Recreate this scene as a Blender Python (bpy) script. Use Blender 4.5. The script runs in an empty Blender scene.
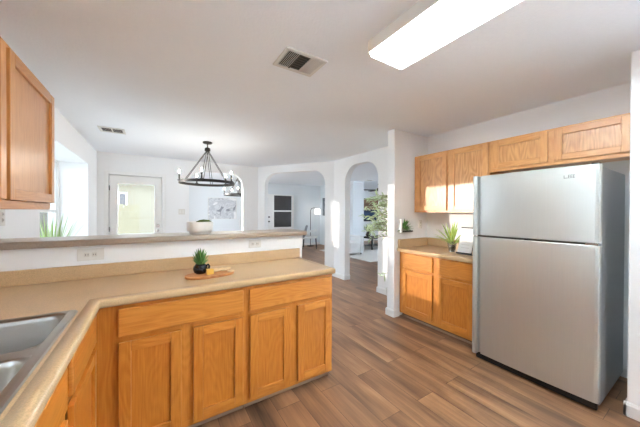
import bpy, bmesh, math, random
from mathutils import Vector, Matrix, Euler
random.seed(7)
scene = bpy.context.scene
col = scene.collection
PI = math.pi
CEIL = 2.454

# ------------------------------------------------------------------ camera
cam_d = bpy.data.cameras.new('camera'); cam = bpy.data.objects.new('camera', cam_d); col.objects.link(cam)
cam_d.sensor_width = 36.0; cam_d.sensor_fit = 'HORIZONTAL'
cam_d.lens = 262.14 / 640 * 36.0
cam_d.clip_start = 0.02; cam_d.clip_end = 300
yaw, pitch, roll = 0.566, -0.006234, 0.004347
fw = Vector((math.sin(yaw) * math.cos(pitch), math.cos(yaw) * math.cos(pitch), math.sin(pitch)))
rt = Vector((math.cos(yaw), -math.sin(yaw), 0)); up = rt.cross(fw)
r2 = math.cos(roll) * rt + math.sin(roll) * up
u2 = -math.sin(roll) * rt + math.cos(roll) * up
M3 = Matrix((r2, u2, -fw)).transposed()
cam.matrix_world = Matrix.Translation((0, 0, 1.37)) @ M3.to_4x4()
scene.camera = cam

# ------------------------------------------------------------------ light and exposure
world = bpy.data.worlds.new('world'); scene.world = world; world.use_nodes = True
bg = world.node_tree.nodes['Background']
bg.inputs[0].default_value = (0.75, 0.92, 1.10, 1); bg.inputs[1].default_value = 1.9
sun_d = bpy.data.lights.new('sun', 'SUN'); sun = bpy.data.objects.new('sun', sun_d); col.objects.link(sun)
sun_d.energy = 1.2; sun_d.angle = math.radians(0.6); sun_d.color = (1.0, 0.92, 0.82)
sdir = Vector((1, -0.497, -0.084)).normalized()
sun.rotation_euler = sdir.to_track_quat('-Z', 'Y').to_euler(); sun.location = (-6, 8, 4)
TUBE = 20
vs = scene.view_settings
vs.view_transform = 'Standard'; vs.look = 'None'; vs.gamma = 1.0; vs.exposure = 2.85; vs.use_curve_mapping = False
scene.cycles.max_bounces = 14; scene.cycles.diffuse_bounces = 8; scene.cycles.transparent_max_bounces = 16

# ------------------------------------------------------------------ materials
def srgb(r, g, b):
    f = lambda c: (c / 255 / 12.92) if c / 255 <= 0.04045 else ((c / 255 + 0.055) / 1.055) ** 2.4
    return (f(r), f(g), f(b), 1)

def newmat(name):
    m = bpy.data.materials.new(name); m.use_nodes = True
    nt = m.node_tree; b = nt.nodes['Principled BSDF']
    return m, nt, b

def N(nt, kind, **kw):
    n = nt.nodes.new(kind)
    for k, v in kw.items(): setattr(n, k, v)
    return n

def plain(name, c, rough=0.5, metal=0.0, spec=0.5, noise=0.04, scale=30, bump=0.0, bscale=200):
    m, nt, b = newmat(name)
    tc = N(nt, 'ShaderNodeTexCoord'); nz = N(nt, 'ShaderNodeTexNoise')
    nz.inputs['Scale'].default_value = scale; nz.inputs['Detail'].default_value = 3
    nt.links.new(tc.outputs['Object'], nz.inputs['Vector'])
    mx = N(nt, 'ShaderNodeMix', data_type='RGBA')
    mx.inputs[6].default_value = tuple(max(0, x * (1 - noise)) for x in c[:3]) + (1,)
    mx.inputs[7].default_value = tuple(min(1, x * (1 + noise)) for x in c[:3]) + (1,)
    nt.links.new(nz.outputs['Fac'], mx.inputs[0]); nt.links.new(mx.outputs[2], b.inputs['Base Color'])
    b.inputs['Roughness'].default_value = rough; b.inputs['Metallic'].default_value = metal
    b.inputs['Specular IOR Level'].default_value = spec
    if bump:
        n2 = N(nt, 'ShaderNodeTexNoise'); n2.inputs['Scale'].default_value = bscale; n2.inputs['Detail'].default_value = 2
        nt.links.new(tc.outputs['Object'], n2.inputs['Vector'])
        bp = N(nt, 'ShaderNodeBump'); bp.inputs['Strength'].default_value = bump; bp.inputs['Distance'].default_value = 0.004
        nt.links.new(n2.outputs['Fac'], bp.inputs['Height']); nt.links.new(bp.outputs[0], b.inputs['Normal'])
    return m

def wood(name, vertical, light, dark, rough=0.3, fig=0.09):
    m, nt, b = newmat(name); L = nt.links.new
    tc = N(nt, 'ShaderNodeTexCoord'); sp = N(nt, 'ShaderNodeSeparateXYZ'); L(tc.outputs['Object'], sp.inputs[0])
    ad = N(nt, 'ShaderNodeMath', operation='ADD'); L(sp.outputs[0], ad.inputs[0]); L(sp.outputs[1], ad.inputs[1])
    oi = N(nt, 'ShaderNodeObjectInfo'); rm = N(nt, 'ShaderNodeMath', operation='MULTIPLY'); rm.inputs[1].default_value = 37.0
    L(oi.outputs['Random'], rm.inputs[0])
    across, along = (ad.outputs[0], sp.outputs[2]) if vertical else (sp.outputs[2], ad.outputs[0])
    def vec(sa, sl):
        a = N(nt, 'ShaderNodeMath', operation='MULTIPLY'); a.inputs[1].default_value = sa; L(across, a.inputs[0])
        l = N(nt, 'ShaderNodeMath', operation='MULTIPLY'); l.inputs[1].default_value = sl; L(along, l.inputs[0])
        c = N(nt, 'ShaderNodeCombineXYZ'); L(a.outputs[0], c.inputs[0]); L(l.outputs[0], c.inputs[1]); L(rm.outputs[0], c.inputs[2])
        return c.outputs[0]
    # broad cathedral figure
    n1 = N(nt, 'ShaderNodeTexNoise'); n1.inputs['Scale'].default_value = 1.0; n1.inputs['Detail'].default_value = 2.0
    L(vec(5.0, 1.1), n1.inputs['Vector'])
    k = N(nt, 'ShaderNodeMath', operation='MULTIPLY'); k.inputs[1].default_value = 105.0; L(n1.outputs['Fac'], k.inputs[0])
    s = N(nt, 'ShaderNodeMath', operation='SINE'); L(k.outputs[0], s.inputs[0])
    # fine pores along the grain
    n2 = N(nt, 'ShaderNodeTexNoise'); n2.inputs['Scale'].default_value = 1.0; n2.inputs['Detail'].default_value = 4.0
    L(vec(160.0, 5.0), n2.inputs['Vector'])
    m1 = N(nt, 'ShaderNodeMath', operation='MULTIPLY_ADD'); m1.inputs[1].default_value = fig; m1.inputs[2].default_value = 0.0; L(s.outputs[0], m1.inputs[0])
    m2 = N(nt, 'ShaderNodeMath', operation='MULTIPLY_ADD'); m2.inputs[1].default_value = 0.75; L(n2.outputs['Fac'], m2.inputs[0]); L(m1.outputs[0], m2.inputs[2])
    n3 = N(nt, 'ShaderNodeTexNoise'); n3.inputs['Scale'].default_value = 1.0; n3.inputs['Detail'].default_value = 1.0
    L(vec(2.5, 0.6), n3.inputs['Vector'])
    m3 = N(nt, 'ShaderNodeMath', operation='MULTIPLY_ADD'); m3.inputs[1].default_value = 0.45; L(n3.outputs['Fac'], m3.inputs[0]); L(m2.outputs[0], m3.inputs[2])
    cr = N(nt, 'ShaderNodeValToRGB'); e = cr.color_ramp.elements
    e[0].position = 0.28; e[0].color = dark; e[1].position = 0.86; e[1].color = light
    L(m3.outputs[0], cr.inputs[0]); L(cr.outputs[0], b.inputs['Base Color'])
    b.inputs['Roughness'].default_value = rough
    bp = N(nt, 'ShaderNodeBump'); bp.inputs['Strength'].default_value = 0.08; bp.inputs['Distance'].default_value = 0.002
    L(n2.outputs['Fac'], bp.inputs['Height']); L(bp.outputs[0], b.inputs['Normal'])
    return m

def floor_mat():
    m, nt, b = newmat('vinyl_planks'); L = nt.links.new
    tc = N(nt, 'ShaderNodeTexCoord'); mp = N(nt, 'ShaderNodeMapping'); mp.inputs['Rotation'].default_value = (0, 0, PI / 2)
    L(tc.outputs['Object'], mp.inputs[0])
    br = N(nt, 'ShaderNodeTexBrick'); br.offset = 0.37; br.offset_frequency = 2
    br.inputs['Color1'].default_value = (0, 0, 0, 1); br.inputs['Color2'].default_value = (1, 1, 1, 1); br.inputs['Mortar'].default_value = (0.5, 0.5, 0.5, 1)
    br.inputs['Scale'].default_value = 1.0; br.inputs['Mortar Size'].default_value = 0.0016; br.inputs['Brick Width'].default_value = 1.22; br.inputs['Row Height'].default_value = 0.18
    br.inputs['Bias'].default_value = 0.0
    L(mp.outputs[0], br.inputs['Vector'])
    sp = N(nt, 'ShaderNodeSeparateXYZ'); L(tc.outputs['Object'], sp.inputs[0])
    bw = N(nt, 'ShaderNodeSeparateColor'); L(br.outputs['Color'], bw.inputs[0])
    def vec(sx, sy, kz):
        a = N(nt, 'ShaderNodeMath', operation='MULTIPLY'); a.inputs[1].default_value = sx; L(sp.outputs[0], a.inputs[0])
        c = N(nt, 'ShaderNodeMath', operation='MULTIPLY'); c.inputs[1].default_value = sy; L(sp.outputs[1], c.inputs[0])
        z = N(nt, 'ShaderNodeMath', operation='MULTIPLY'); z.inputs[1].default_value = kz; L(bw.outputs[0], z.inputs[0])
        v = N(nt, 'ShaderNodeCombineXYZ'); L(a.outputs[0], v.inputs[0]); L(c.outputs[0], v.inputs[1]); L(z.outputs[0], v.inputs[2]); return v.outputs[0]
    n1 = N(nt, 'ShaderNodeTexNoise'); n1.inputs['Detail'].default_value = 5; n1.inputs['Scale'].default_value = 1; n1.inputs['Distortion'].default_value = 0.6
    L(vec(8, 1.0, 20), n1.inputs['Vector'])
    n2 = N(nt, 'ShaderNodeTexNoise'); n2.inputs['Detail'].default_value = 4; n2.inputs['Scale'].default_value = 1
    L(vec(90, 3, 30), n2.inputs['Vector'])
    a1 = N(nt, 'ShaderNodeMath', operation='MULTIPLY_ADD'); a1.inputs[1].default_value = 0.2; L(n2.outputs['Fac'], a1.inputs[0]); n3 = N(nt, 'ShaderNodeTexNoise'); n3.inputs['Detail'].default_value = 3; n3.inputs['Scale'].default_value = 1; n3.inputs['Distortion'].default_value = 0.8; L(vec(4.5, 0.9, 11), n3.inputs['Vector'])
    a0 = N(nt, 'ShaderNodeMath', operation='MULTIPLY'); a0.inputs[1].default_value = 0.5; L(n1.outputs['Fac'], a0.inputs[0]); a00 = N(nt, 'ShaderNodeMath', operation='MULTIPLY_ADD'); a00.inputs[1].default_value = 0.55; L(n3.outputs['Fac'], a00.inputs[0]); L(a0.outputs[0], a00.inputs[2]); L(a00.outputs[0], a1.inputs[2])
    a2 = N(nt, 'ShaderNodeMath', operation='MULTIPLY_ADD'); a2.inputs[1].default_value = 0.08; L(bw.outputs[0], a2.inputs[0]); L(a1.outputs[0], a2.inputs[2])
    cr = N(nt, 'ShaderNodeValToRGB'); e = cr.color_ramp.elements
    e[0].position = 0.42; e[0].color = srgb(78, 57, 43); e[1].position = 0.94; e[1].color = srgb(194, 153, 112)
    x = cr.color_ramp.elements.new(0.57); x.color = srgb(124, 90, 66)
    x = cr.color_ramp.elements.new(0.73); x.color = srgb(158, 117, 84)
    L(a2.outputs[0], cr.inputs[0])
    mx = N(nt, 'ShaderNodeMix', data_type='RGBA'); mx.inputs[7].default_value = srgb(84, 62, 48)
    L(br.outputs['Fac'], mx.inputs[0]); L(cr.outputs[0], mx.inputs[6]); L(mx.outputs[2], b.inputs['Base Color'])
    b.inputs['Roughness'].default_value = 0.36
    bp = N(nt, 'ShaderNodeBump'); bp.inputs['Strength'].default_value = 0.12; bp.inputs['Distance'].default_value = 0.002
    L(n2.outputs['Fac'], bp.inputs['Height']); L(bp.outputs[0], b.inputs['Normal'])
    return m

def laminate(name, c, rough=0.32):
    m, nt, b = newmat(name); L = nt.links.new
    tc = N(nt, 'ShaderNodeTexCoord')
    n1 = N(nt, 'ShaderNodeTexNoise'); n1.inputs['Scale'].default_value = 260; n1.inputs['Detail'].default_value = 2; L(tc.outputs['Object'], n1.inputs['Vector'])
    n2 = N(nt, 'ShaderNodeTexNoise'); n2.inputs['Scale'].default_value = 5; L(tc.outputs['Object'], n2.inputs['Vector'])
    ad = N(nt, 'ShaderNodeMath', operation='MULTIPLY_ADD'); ad.inputs[1].default_value = 0.25; L(n2.outputs['Fac'], ad.inputs[0]); L(n1.outputs['Fac'], ad.inputs[2])
    cr = N(nt, 'ShaderNodeValToRGB'); e = cr.color_ramp.elements
    e[0].position = 0.42; e[0].color = tuple(x * 0.82 for x in c[:3]) + (1,); e[1].position = 0.82; e[1].color = tuple(min(1, x * 1.12) for x in c[:3]) + (1,)
    L(ad.outputs[0], cr.inputs[0]); L(cr.outputs[0], b.inputs['Base Color']); b.inputs['Roughness'].default_value = rough
    return m

def steel(name, c, rough, metal=1.0, along=2, streak=0.06):
    m, nt, b = newmat(name); L = nt.links.new
    tc = N(nt, 'ShaderNodeTexCoord'); mp = N(nt, 'ShaderNodeMapping')
    s = [400, 400, 400]; s[along] = 3; mp.inputs['Scale'].default_value = s
    L(tc.outputs['Object'], mp.inputs[0]); nz = N(nt, 'ShaderNodeTexNoise'); nz.inputs['Scale'].default_value = 1; L(mp.outputs[0], nz.inputs['Vector'])
    mx = N(nt, 'ShaderNodeMix', data_type='RGBA')
    mx.inputs[6].default_value = tuple(x * (1 - streak) for x in c[:3]) + (1,); mx.inputs[7].default_value = tuple(min(1, x * (1 + streak)) for x in c[:3]) + (1,)
    L(nz.outputs['Fac'], mx.inputs[0]); L(mx.outputs[2], b.inputs['Base Color'])
    b.inputs['Metallic'].default_value = metal; b.inputs['Roughness'].default_value = rough
    return m

def glass_mat(name, tint=(1, 1, 1, 1), gloss=0.08):
    m = bpy.data.materials.new(name); m.use_nodes = True; nt = m.node_tree; nt.nodes.clear(); L = nt.links.new
    out = N(nt, 'ShaderNodeOutputMaterial'); tr = N(nt, 'ShaderNodeBsdfTransparent'); tr.inputs[0].default_value = tint
    gl = N(nt, 'ShaderNodeBsdfGlossy'); gl.inputs['Roughness'].default_value = 0.02
    mx = N(nt, 'ShaderNodeMixShader'); fr = N(nt, 'ShaderNodeLayerWeight'); fr.inputs[0].default_value = 0.3
    mu = N(nt, 'ShaderNodeMath', operation='MULTIPLY_ADD'); mu.inputs[1].default_value = 0.5; mu.inputs[2].default_value = gloss * 0.4; mu.use_clamp = True
    L(fr.outputs['Fresnel'], mu.inputs[0]); L(mu.outputs[0], mx.inputs[0]); L(tr.outputs[0], mx.inputs[1]); L(gl.outputs[0], mx.inputs[2]); L(mx.outputs[0], out.inputs[0])
    return m

def emit(name, c, s):
    m = bpy.data.materials.new(name); m.use_nodes = True; nt = m.node_tree; nt.nodes.clear()
    out = N(nt, 'ShaderNodeOutputMaterial'); e = N(nt, 'ShaderNodeEmission'); e.inputs[0].default_value = c; e.inputs[1].default_value = s
    nt.links.new(e.outputs[0], out.inputs[0]); return m

def lens_mat(name, c, clear=0.5):
    m = bpy.data.materials.new(name); m.use_nodes = True; nt = m.node_tree; nt.nodes.clear(); L = nt.links.new
    out = N(nt, 'ShaderNodeOutputMaterial'); t = N(nt, 'ShaderNodeBsdfTransparent'); d = N(nt, 'ShaderNodeBsdfTranslucent')
    t.inputs[0].default_value = (1, 1, 1, 1); d.inputs[0].default_value = c
    mx = N(nt, 'ShaderNodeMixShader'); mx.inputs[0].default_value = 1 - clear
    L(t.outputs[0], mx.inputs[1]); L(d.outputs[0], mx.inputs[2]); L(mx.outputs[0], out.inputs[0]); return m

def art_mat(name, stops, scale, contrast=(0.35, 0.7), stretch=(1, 1, 1)):
    m, nt, b = newmat(name); L = nt.links.new
    tc = N(nt, 'ShaderNodeTexCoord'); mp = N(nt, 'ShaderNodeMapping'); mp.inputs['Scale'].default_value = stretch; L(tc.outputs['Object'], mp.inputs[0])
    nz = N(nt, 'ShaderNodeTexNoise'); nz.inputs['Scale'].default_value = scale; nz.inputs['Detail'].default_value = 6; nz.inputs['Distortion'].default_value = 1.2
    L(mp.outputs[0], nz.inputs['Vector']); cr = N(nt, 'ShaderNodeValToRGB')
    e = cr.color_ramp.elements; e[0].position = contrast[0]; e[0].color = stops[0]; e[1].position = contrast[1]; e[1].color = stops[-1]
    for i, s in enumerate(stops[1:-1]):
        x = e.new(contrast[0] + (contrast[1] - contrast[0]) * (i + 1) / (len(stops) - 1)); x.color = s
    L(nz.outputs['Fac'], cr.inputs[0]); L(cr.outputs[0], b.inputs['Base Color']); b.inputs['Roughness'].default_value = 0.6
    return m

def landscape_mat():
    # a wide painted landscape: ochre sky band over a dark blue ground band with a pale line between
    m, nt, b = newmat('landscape_paint'); L = nt.links.new
    tc = N(nt, 'ShaderNodeTexCoord'); sp = N(nt, 'ShaderNodeSeparateXYZ'); L(tc.outputs['Object'], sp.inputs[0])
    nz = N(nt, 'ShaderNodeTexNoise'); nz.inputs['Scale'].default_value = 7; nz.inputs['Detail'].default_value = 5; L(tc.outputs['Object'], nz.inputs['Vector'])
    a = N(nt, 'ShaderNodeMath', operation='MULTIPLY_ADD'); a.inputs[1].default_value = 0.25; L(nz.outputs['Fac'], a.inputs[0]); L(sp.outputs[2], a.inputs[2])
    cr = N(nt, 'ShaderNodeValToRGB'); e = cr.color_ramp.elements
    e[0].position = 0.2; e[0].color = srgb(40, 52, 74); e[1].position = 1.0; e[1].color = srgb(140, 110, 88)
    for p, c in ((0.45, srgb(58, 84, 122)), (0.66, srgb(30, 44, 68)), (0.70, srgb(196, 186, 150)), (0.76, srgb(150, 118, 90)), (0.9, srgb(120, 92, 78))):
        x = e.new(p); x.color = c
    L(a.outputs[0], cr.inputs[0]); L(cr.outputs[0], b.inputs['Base Color']); b.inputs['Roughness'].default_value = 0.6
    return m

WALLC = srgb(242, 242, 241)
M = dict(
    wall=plain('wall_paint', WALLC, 0.75, noise=0.01, bump=0.15, bscale=140),
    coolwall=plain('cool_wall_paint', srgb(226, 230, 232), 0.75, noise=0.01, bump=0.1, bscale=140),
    ceiling=plain('ceiling_texture', srgb(244, 249, 255), 0.85, noise=0.015, bump=0.45, bscale=75),
    trim=plain('white_trim', srgb(240, 239, 236), 0.4, noise=0.01),
    floor=floor_mat(),
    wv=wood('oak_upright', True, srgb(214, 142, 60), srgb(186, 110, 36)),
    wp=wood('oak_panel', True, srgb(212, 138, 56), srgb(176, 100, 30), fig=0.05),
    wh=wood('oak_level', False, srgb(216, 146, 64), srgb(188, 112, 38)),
    mv=wood('half_lit_oak_upright', True, srgb(214, 152, 88), srgb(188, 122, 62)),  # same oak in a middle tone, its lighting put into the colour
    mp=wood('half_lit_oak_panel', True, srgb(214, 154, 92), srgb(182, 118, 60), fig=0.06),
    mh=wood('half_lit_oak_level', False, srgb(214, 152, 88), srgb(188, 122, 62)),
    uv=wood('lit_oak_upright', True, srgb(228, 172, 112), srgb(202, 138, 78)),  # same oak made lighter, stronger light on upper cabinets painted into the colour
    up=wood('lit_oak_panel', True, srgb(230, 176, 118), srgb(182, 120, 66), fig=0.11),
    uh=wood('lit_oak_level', False, srgb(228, 172, 112), srgb(202, 138, 78)),
    shoe=plain('shoe_strip', srgb(176, 148, 124), 0.5),
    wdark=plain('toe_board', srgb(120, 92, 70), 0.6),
    inside=plain('cabinet_underside', srgb(150, 106, 66), 0.6),
    lam=laminate('beige_laminate', srgb(206, 172, 130)),
    bar=laminate('bar_laminate', srgb(186, 170, 152), 0.3),
    steel=steel('brushed_steel', srgb(201, 204, 201), 0.36, metal=0.8),
    sinksteel=steel('sink_steel', srgb(186, 183, 177), 0.33, along=1),
    fridgeside=plain('fridge_side', srgb(168, 170, 173), 0.38, metal=0.3, noise=0.03),
    chrome=plain('bright_metal', srgb(205, 205, 205), 0.2, metal=1.0, noise=0.0),
    black=plain('black_plastic', srgb(22, 22, 23), 0.4),
    iron=plain('dark_iron', srgb(58, 55, 52), 0.45, metal=0.6),
    white=plain('white_ceramic', srgb(236, 234, 229), 0.35, noise=0.02),
    plastic=plain('white_plastic', srgb(226, 223, 216), 0.4, noise=0.0),
    socket=plain('socket_face', srgb(214, 208, 198), 0.5, noise=0.0),
    dark=plain('dark_slot', srgb(54, 50, 44), 0.7),
    grey=plain('vent_shadow', srgb(92, 88, 78), 0.7),
    ventpaint=plain('vent_paint', srgb(222, 220, 214), 0.5, noise=0.0),
    glass=glass_mat('window_glass'), doorglass=glass_mat('door_glass', (0.9, 0.9, 0.9, 1), 0.02), dimming=glass_mat('dimming_glass', (0.64, 0.64, 0.64, 1)), vase=glass_mat('vase_glass', (0.9, 0.93, 0.92, 1), 0.25),  # grey tint of recess and sink panes added only to dim daylight
    darkglass=plain('dark_glass', srgb(58, 52, 50), 0.15, noise=0.2, scale=6),
    tube=emit('fluorescent_tube', (0.80, 0.97, 1.11, 1), TUBE),
    lens=lens_mat('light_lens', (0.98, 0.93, 0.84, 1), 0.45),
    bulb=emit('candle_bulb', (1.0, 0.94, 0.84, 1), 80),
    shade=emit('lit_lamp_shade', (1.0, 0.97, 0.92, 1), 0.6),
    leaf=plain('leaf_green', srgb(92, 128, 52), 0.5, noise=0.35, scale=14),
    palm=plain('palm_green', srgb(172, 200, 98), 0.5, noise=0.3, scale=16),
    olive=plain('olive_leaf', srgb(190, 206, 164), 0.55, noise=0.3, scale=12),
    succ=plain('succulent_green', srgb(86, 134, 62), 0.45, noise=0.35, scale=40),
    grassleaf=plain('grass_leaf', srgb(156, 180, 112), 0.55, noise=0.25, scale=14),
    moss=plain('moss_green', srgb(94, 112, 40), 0.9, noise=0.5, scale=90, bump=0.8, bscale=160),
    blackpot=plain('black_glaze', srgb(18, 19, 24), 0.12),
    board=wood('board_wood', False, srgb(214, 152, 92), srgb(170, 104, 54), 0.45),
    cheese=plain('yellow_cheese', srgb(232, 188, 78), 0.5, noise=0.05),
    cracker=plain('cracker', srgb(238, 214, 176), 0.8, noise=0.14, scale=120),
    bark=plain('bark', srgb(110, 92, 70), 0.8, noise=0.2),
    pot=plain('pale_planter', srgb(206, 204, 198), 0.6),
    paper=plain('page_paper', srgb(240, 236, 230), 0.6, noise=0.01),
    ink=plain('grey_ink', srgb(96, 95, 94), 0.6, noise=0.0),
    rug=plain('pale_rug', srgb(218, 214, 208), 0.95, noise=0.08, scale=60),
    fabric=plain('white_fabric', srgb(226, 226, 224), 0.9, noise=0.03, scale=80),
    greyfab=plain('grey_fabric', srgb(132, 136, 140), 0.9, noise=0.06, scale=80),
    dkwood=plain('black_wood', srgb(38, 33, 30), 0.5),
    art=art_mat('abstract_paint', [srgb(140, 142, 148), srgb(214, 216, 218), srgb(188, 190, 194), srgb(236, 236, 236)], 3.6, (0.36, 0.62)),
    art2=art_mat('dark_print', [srgb(70, 74, 80), srgb(120, 126, 132), srgb(150, 154, 158)], 4),
    landscape=landscape_mat(),
    fence=wood('fence_wood', True, srgb(112, 104, 82), srgb(94, 86, 66), 0.8),
    siding=plain('house_siding', srgb(106, 98, 82), 0.8, noise=0.02),
    roofm=plain('roof_shingle', srgb(150, 140, 128), 0.9, noise=0.2),
    grass=plain('patio_concrete', srgb(206, 204, 196), 0.95, noise=0.25, scale=40),
)

# ------------------------------------------------------------------ builders
def box(bm, a, b, mi=0):
    lo = [min(a[i], b[i]) for i in range(3)]; hi = [max(a[i], b[i]) for i in range(3)]
    v = [bm.verts.new((hi[0] if i & 1 else lo[0], hi[1] if i & 2 else lo[1], hi[2] if i & 4 else lo[2])) for i in range(8)]
    for f in ((0, 2, 3, 1), (4, 5, 7, 6), (0, 1, 5, 4), (1, 3, 7, 5), (3, 2, 6, 7), (2, 0, 4, 6)):
        bm.faces.new([v[i] for i in f]).material_index = mi
    return v

def rod(bm, p, q, r, r_end=None, n=10, cap=True, mi=0):
    p, q = Vector(p), Vector(q); r_end = r if r_end is None else r_end
    d = (q - p).normalized(); a = d.orthogonal().normalized(); c = d.cross(a)
    A = [bm.verts.new(p + (a * math.cos(t) + c * math.sin(t)) * r) for t in [2 * PI * i / n for i in range(n)]]
    B = [bm.verts.new(q + (a * math.cos(t) + c * math.sin(t)) * r_end) for t in [2 * PI * i / n for i in range(n)]]
    for i in range(n):
        f = bm.faces.new((A[i], A[(i + 1) % n], B[(i + 1) % n], B[i])); f.material_index = mi; f.smooth = True
    if cap:
        bm.faces.new(A[::-1]).material_index = mi; bm.faces.new(B).material_index = mi

def tube(bm, pts, radii, n=8):
    pts = [Vector(p) for p in pts]; rings = []
    if not hasattr(radii, '__len__'): radii = [radii] * len(pts)
    for i, p in enumerate(pts):
        d = (pts[min(i + 1, len(pts) - 1)] - pts[max(i - 1, 0)]).normalized()
        a = d.cross(Vector((0.31, 0.87, 0.4))).normalized(); c = d.cross(a)
        rings.append([bm.verts.new(p + (a * math.cos(2 * PI * k / n) + c * math.sin(2 * PI * k / n)) * radii[i]) for k in range(n)])
    for i in range(len(rings) - 1):
        for k in range(n):
            bm.faces.new((rings[i][k], rings[i][(k + 1) % n], rings[i + 1][(k + 1) % n], rings[i + 1][k])).smooth = True
    bm.faces.new(rings[0][::-1]); bm.faces.new(rings[-1])

def lathe(bm, prof, c=(0, 0, 0), n=28, wob=None, mi=0):
    c = Vector(c); rings = []
    for r, z in prof:
        if r < 1e-5: rings.append([bm.verts.new(c + Vector((0, 0, z)))])
        else:
            rings.append([bm.verts.new(c + Vector((r * (wob(2 * PI * k / n, z) if wob else 1) * math.cos(2 * PI * k / n), r * (wob(2 * PI * k / n, z) if wob else 1) * math.sin(2 * PI * k / n), z))) for k in range(n)])
    for A, B in zip(rings, rings[1:]):
        for k in range(n):
            k2 = (k + 1) % n
            if len(A) == 1 and len(B) == 1: continue
            if len(A) == 1: f = bm.faces.new((A[0], B[k2], B[k]))
            elif len(B) == 1: f = bm.faces.new((A[k], A[k2], B[0]))
            else: f = bm.faces.new((A[k], A[k2], B[k2], B[k]))
            f.smooth = True; f.material_index = mi

def prism(bm, pts, h0, h1, frame=None, mi=0):
    """polygon pts in (u, v); frame maps (u, v, w) to a point; w runs h0..h1"""
    fr = frame or (lambda u, v, w: Vector((u, v, w)))
    A = [bm.verts.new(fr(u, v, h0)) for u, v in pts]; B = [bm.verts.new(fr(u, v, h1)) for u, v in pts]
    n = len(pts)
    bm.faces.new(A[::-1]).material_index = mi; bm.faces.new(B).material_index = mi
    for i in range(n): bm.faces.new((A[i], A[(i + 1) % n], B[(i + 1) % n], B[i])).material_index = mi

def leaf(bm, base, direction, length, width, droop=0.3, n=5, fold=0.25, side=None):
    d = Vector(direction).normalized(); p = Vector(base)
    s = d.cross(Vector((0, 0, 1)))
    if s.length < 0.05: s = Vector((1, 0, 0))
    s.normalize()
    if side is not None: s = (s * math.cos(side) + d.cross(s) * math.sin(side)).normalized()
    L = []; R = []; C = []
    for i in range(n + 1):
        t = i / n; w = width * 0.5 * (math.sin(PI * min(1, 0.08 + t * 0.92)) ** 0.7) * (1 if t < 1 else 0.05)
        q = p.copy(); nrm = s.cross(d)
        L.append(bm.verts.new(q - s * w + nrm * w * fold)); R.append(bm.verts.new(q + s * w + nrm * w * fold)); C.append(bm.verts.new(q))
        d = (d + Vector((0, 0, -droop / n))).normalized(); p = p + d * length / n
    for i in range(n):
        bm.faces.new((L[i], C[i], C[i + 1], L[i + 1])).smooth = True; bm.faces.new((C[i], R[i], R[i + 1], C[i + 1])).smooth = True

def tag(o, label=None, cat=None, group=None, kind=None):
    if label: o['label'] = label
    if cat: o['category'] = cat
    if group: o['group'] = group
    if kind: o['kind'] = kind
    return o

def obj(name, bm, mats, parent=None, org=None, bevel=0.0, seg=2, thick=0.0, calc=True):
    """link a mesh; geometry is given in world space, org is the object's origin (or the parent's)"""
    if calc: bmesh.ops.recalc_face_normals(bm, faces=bm.faces)
    o3 = Vector(org) if org is not None else (Vector(parent['_o']) if parent is not None and '_o' in parent else Vector((0, 0, 0)))
    bmesh.ops.translate(bm, verts=bm.verts, vec=-o3)
    me = bpy.data.meshes.new(name); bm.to_mesh(me); bm.free()
    for m in (mats if isinstance(mats, (list, tuple)) else [mats]): me.materials.append(M[m])
    o = bpy.data.objects.new(name, me); col.objects.link(o)
    o['_o'] = list(o3)
    if parent is not None:
        o.parent = parent
        o.location = o3 - Vector(parent['_o'])
    else: o.location = o3
    if bevel:
        b = o.modifiers.new('bevel', 'BEVEL'); b.width = bevel; b.segments = seg; b.limit_method = 'ANGLE'; b.angle_limit = math.radians(35); b.harden_normals = False
    if thick:
        s = o.modifiers.new('solid', 'SOLIDIFY'); s.thickness = thick; s.offset = 0
    return o

def thing(name, loc, label, cat, group=None):
    e = bpy.data.objects.new(name, None); e.empty_display_size = 0.1; col.objects.link(e); e.location = loc; e['_o'] = list(loc)
    return tag(e, label, cat, group)

def struct(name, bm, mat, parent=None, **kw):
    o = obj(name, bm, mat, parent, **kw)
    if parent is None: o['kind'] = 'structure'
    return o

def copy_tree(o, parent=None):
    c = o.copy(); col.objects.link(c)
    if parent is not None: c.parent = parent
    for ch in list(o.children): copy_tree(ch, c)
    return c

def B(): return bmesh.new()

# ------------------------------------------------------------------ room shell
YB = 6.2; XL = -0.87; XR = 3.33
bm = B(); box(bm, (-1.3, -1.6, -0.12), (11.0, 9.5, 0)); struct('floor', bm, 'floor')
bm = B(); box(bm, (-1.0, -1.6, CEIL), (11.0, 9.5, CEIL + 0.15)); struct('ceiling', bm, 'ceiling')
# left wall with the opening of the deep window recess
BY0, BY1, BTOP, BSILL, XW = 3.37, 5.45, 2.115, 0.60, -1.20
bm = B()
KY0, KY1, KZ0, KZ1 = -0.05, 0.90, 1.08, 1.85   # unseen window added above the sink to brighten fridge and upper cabinets
box(bm, (XL, -1.6, 0), (XL - 0.13, KY0, CEIL)); box(bm, (XL, KY1, 0), (XL - 0.13, BY0, CEIL)); box(bm, (XL, KY0, 0), (XL - 0.13, KY1, KZ0)); box(bm, (XL, KY0, KZ1), (XL - 0.13, KY1, CEIL)); box(bm, (XL, BY1, 0), (XL - 0.13, YB + 0.13, CEIL))
box(bm, (XL, BY0, BTOP), (XL - 0.13, BY1, CEIL)); box(bm, (XL, BY0, 0), (XL - 0.13, BY1, BSILL - 0.03))
struct('wall_left', bm, 'wall')
bm = B()   # box-shaped recess behind the opening
box(bm, (XL - 0.13, BY0, 0), (XW - 0.12, BY0 - 0.12, BTOP + 0.12)); box(bm, (XL - 0.13, BY1, 0), (XW - 0.12, BY1 + 0.12, BTOP + 0.12))
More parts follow.
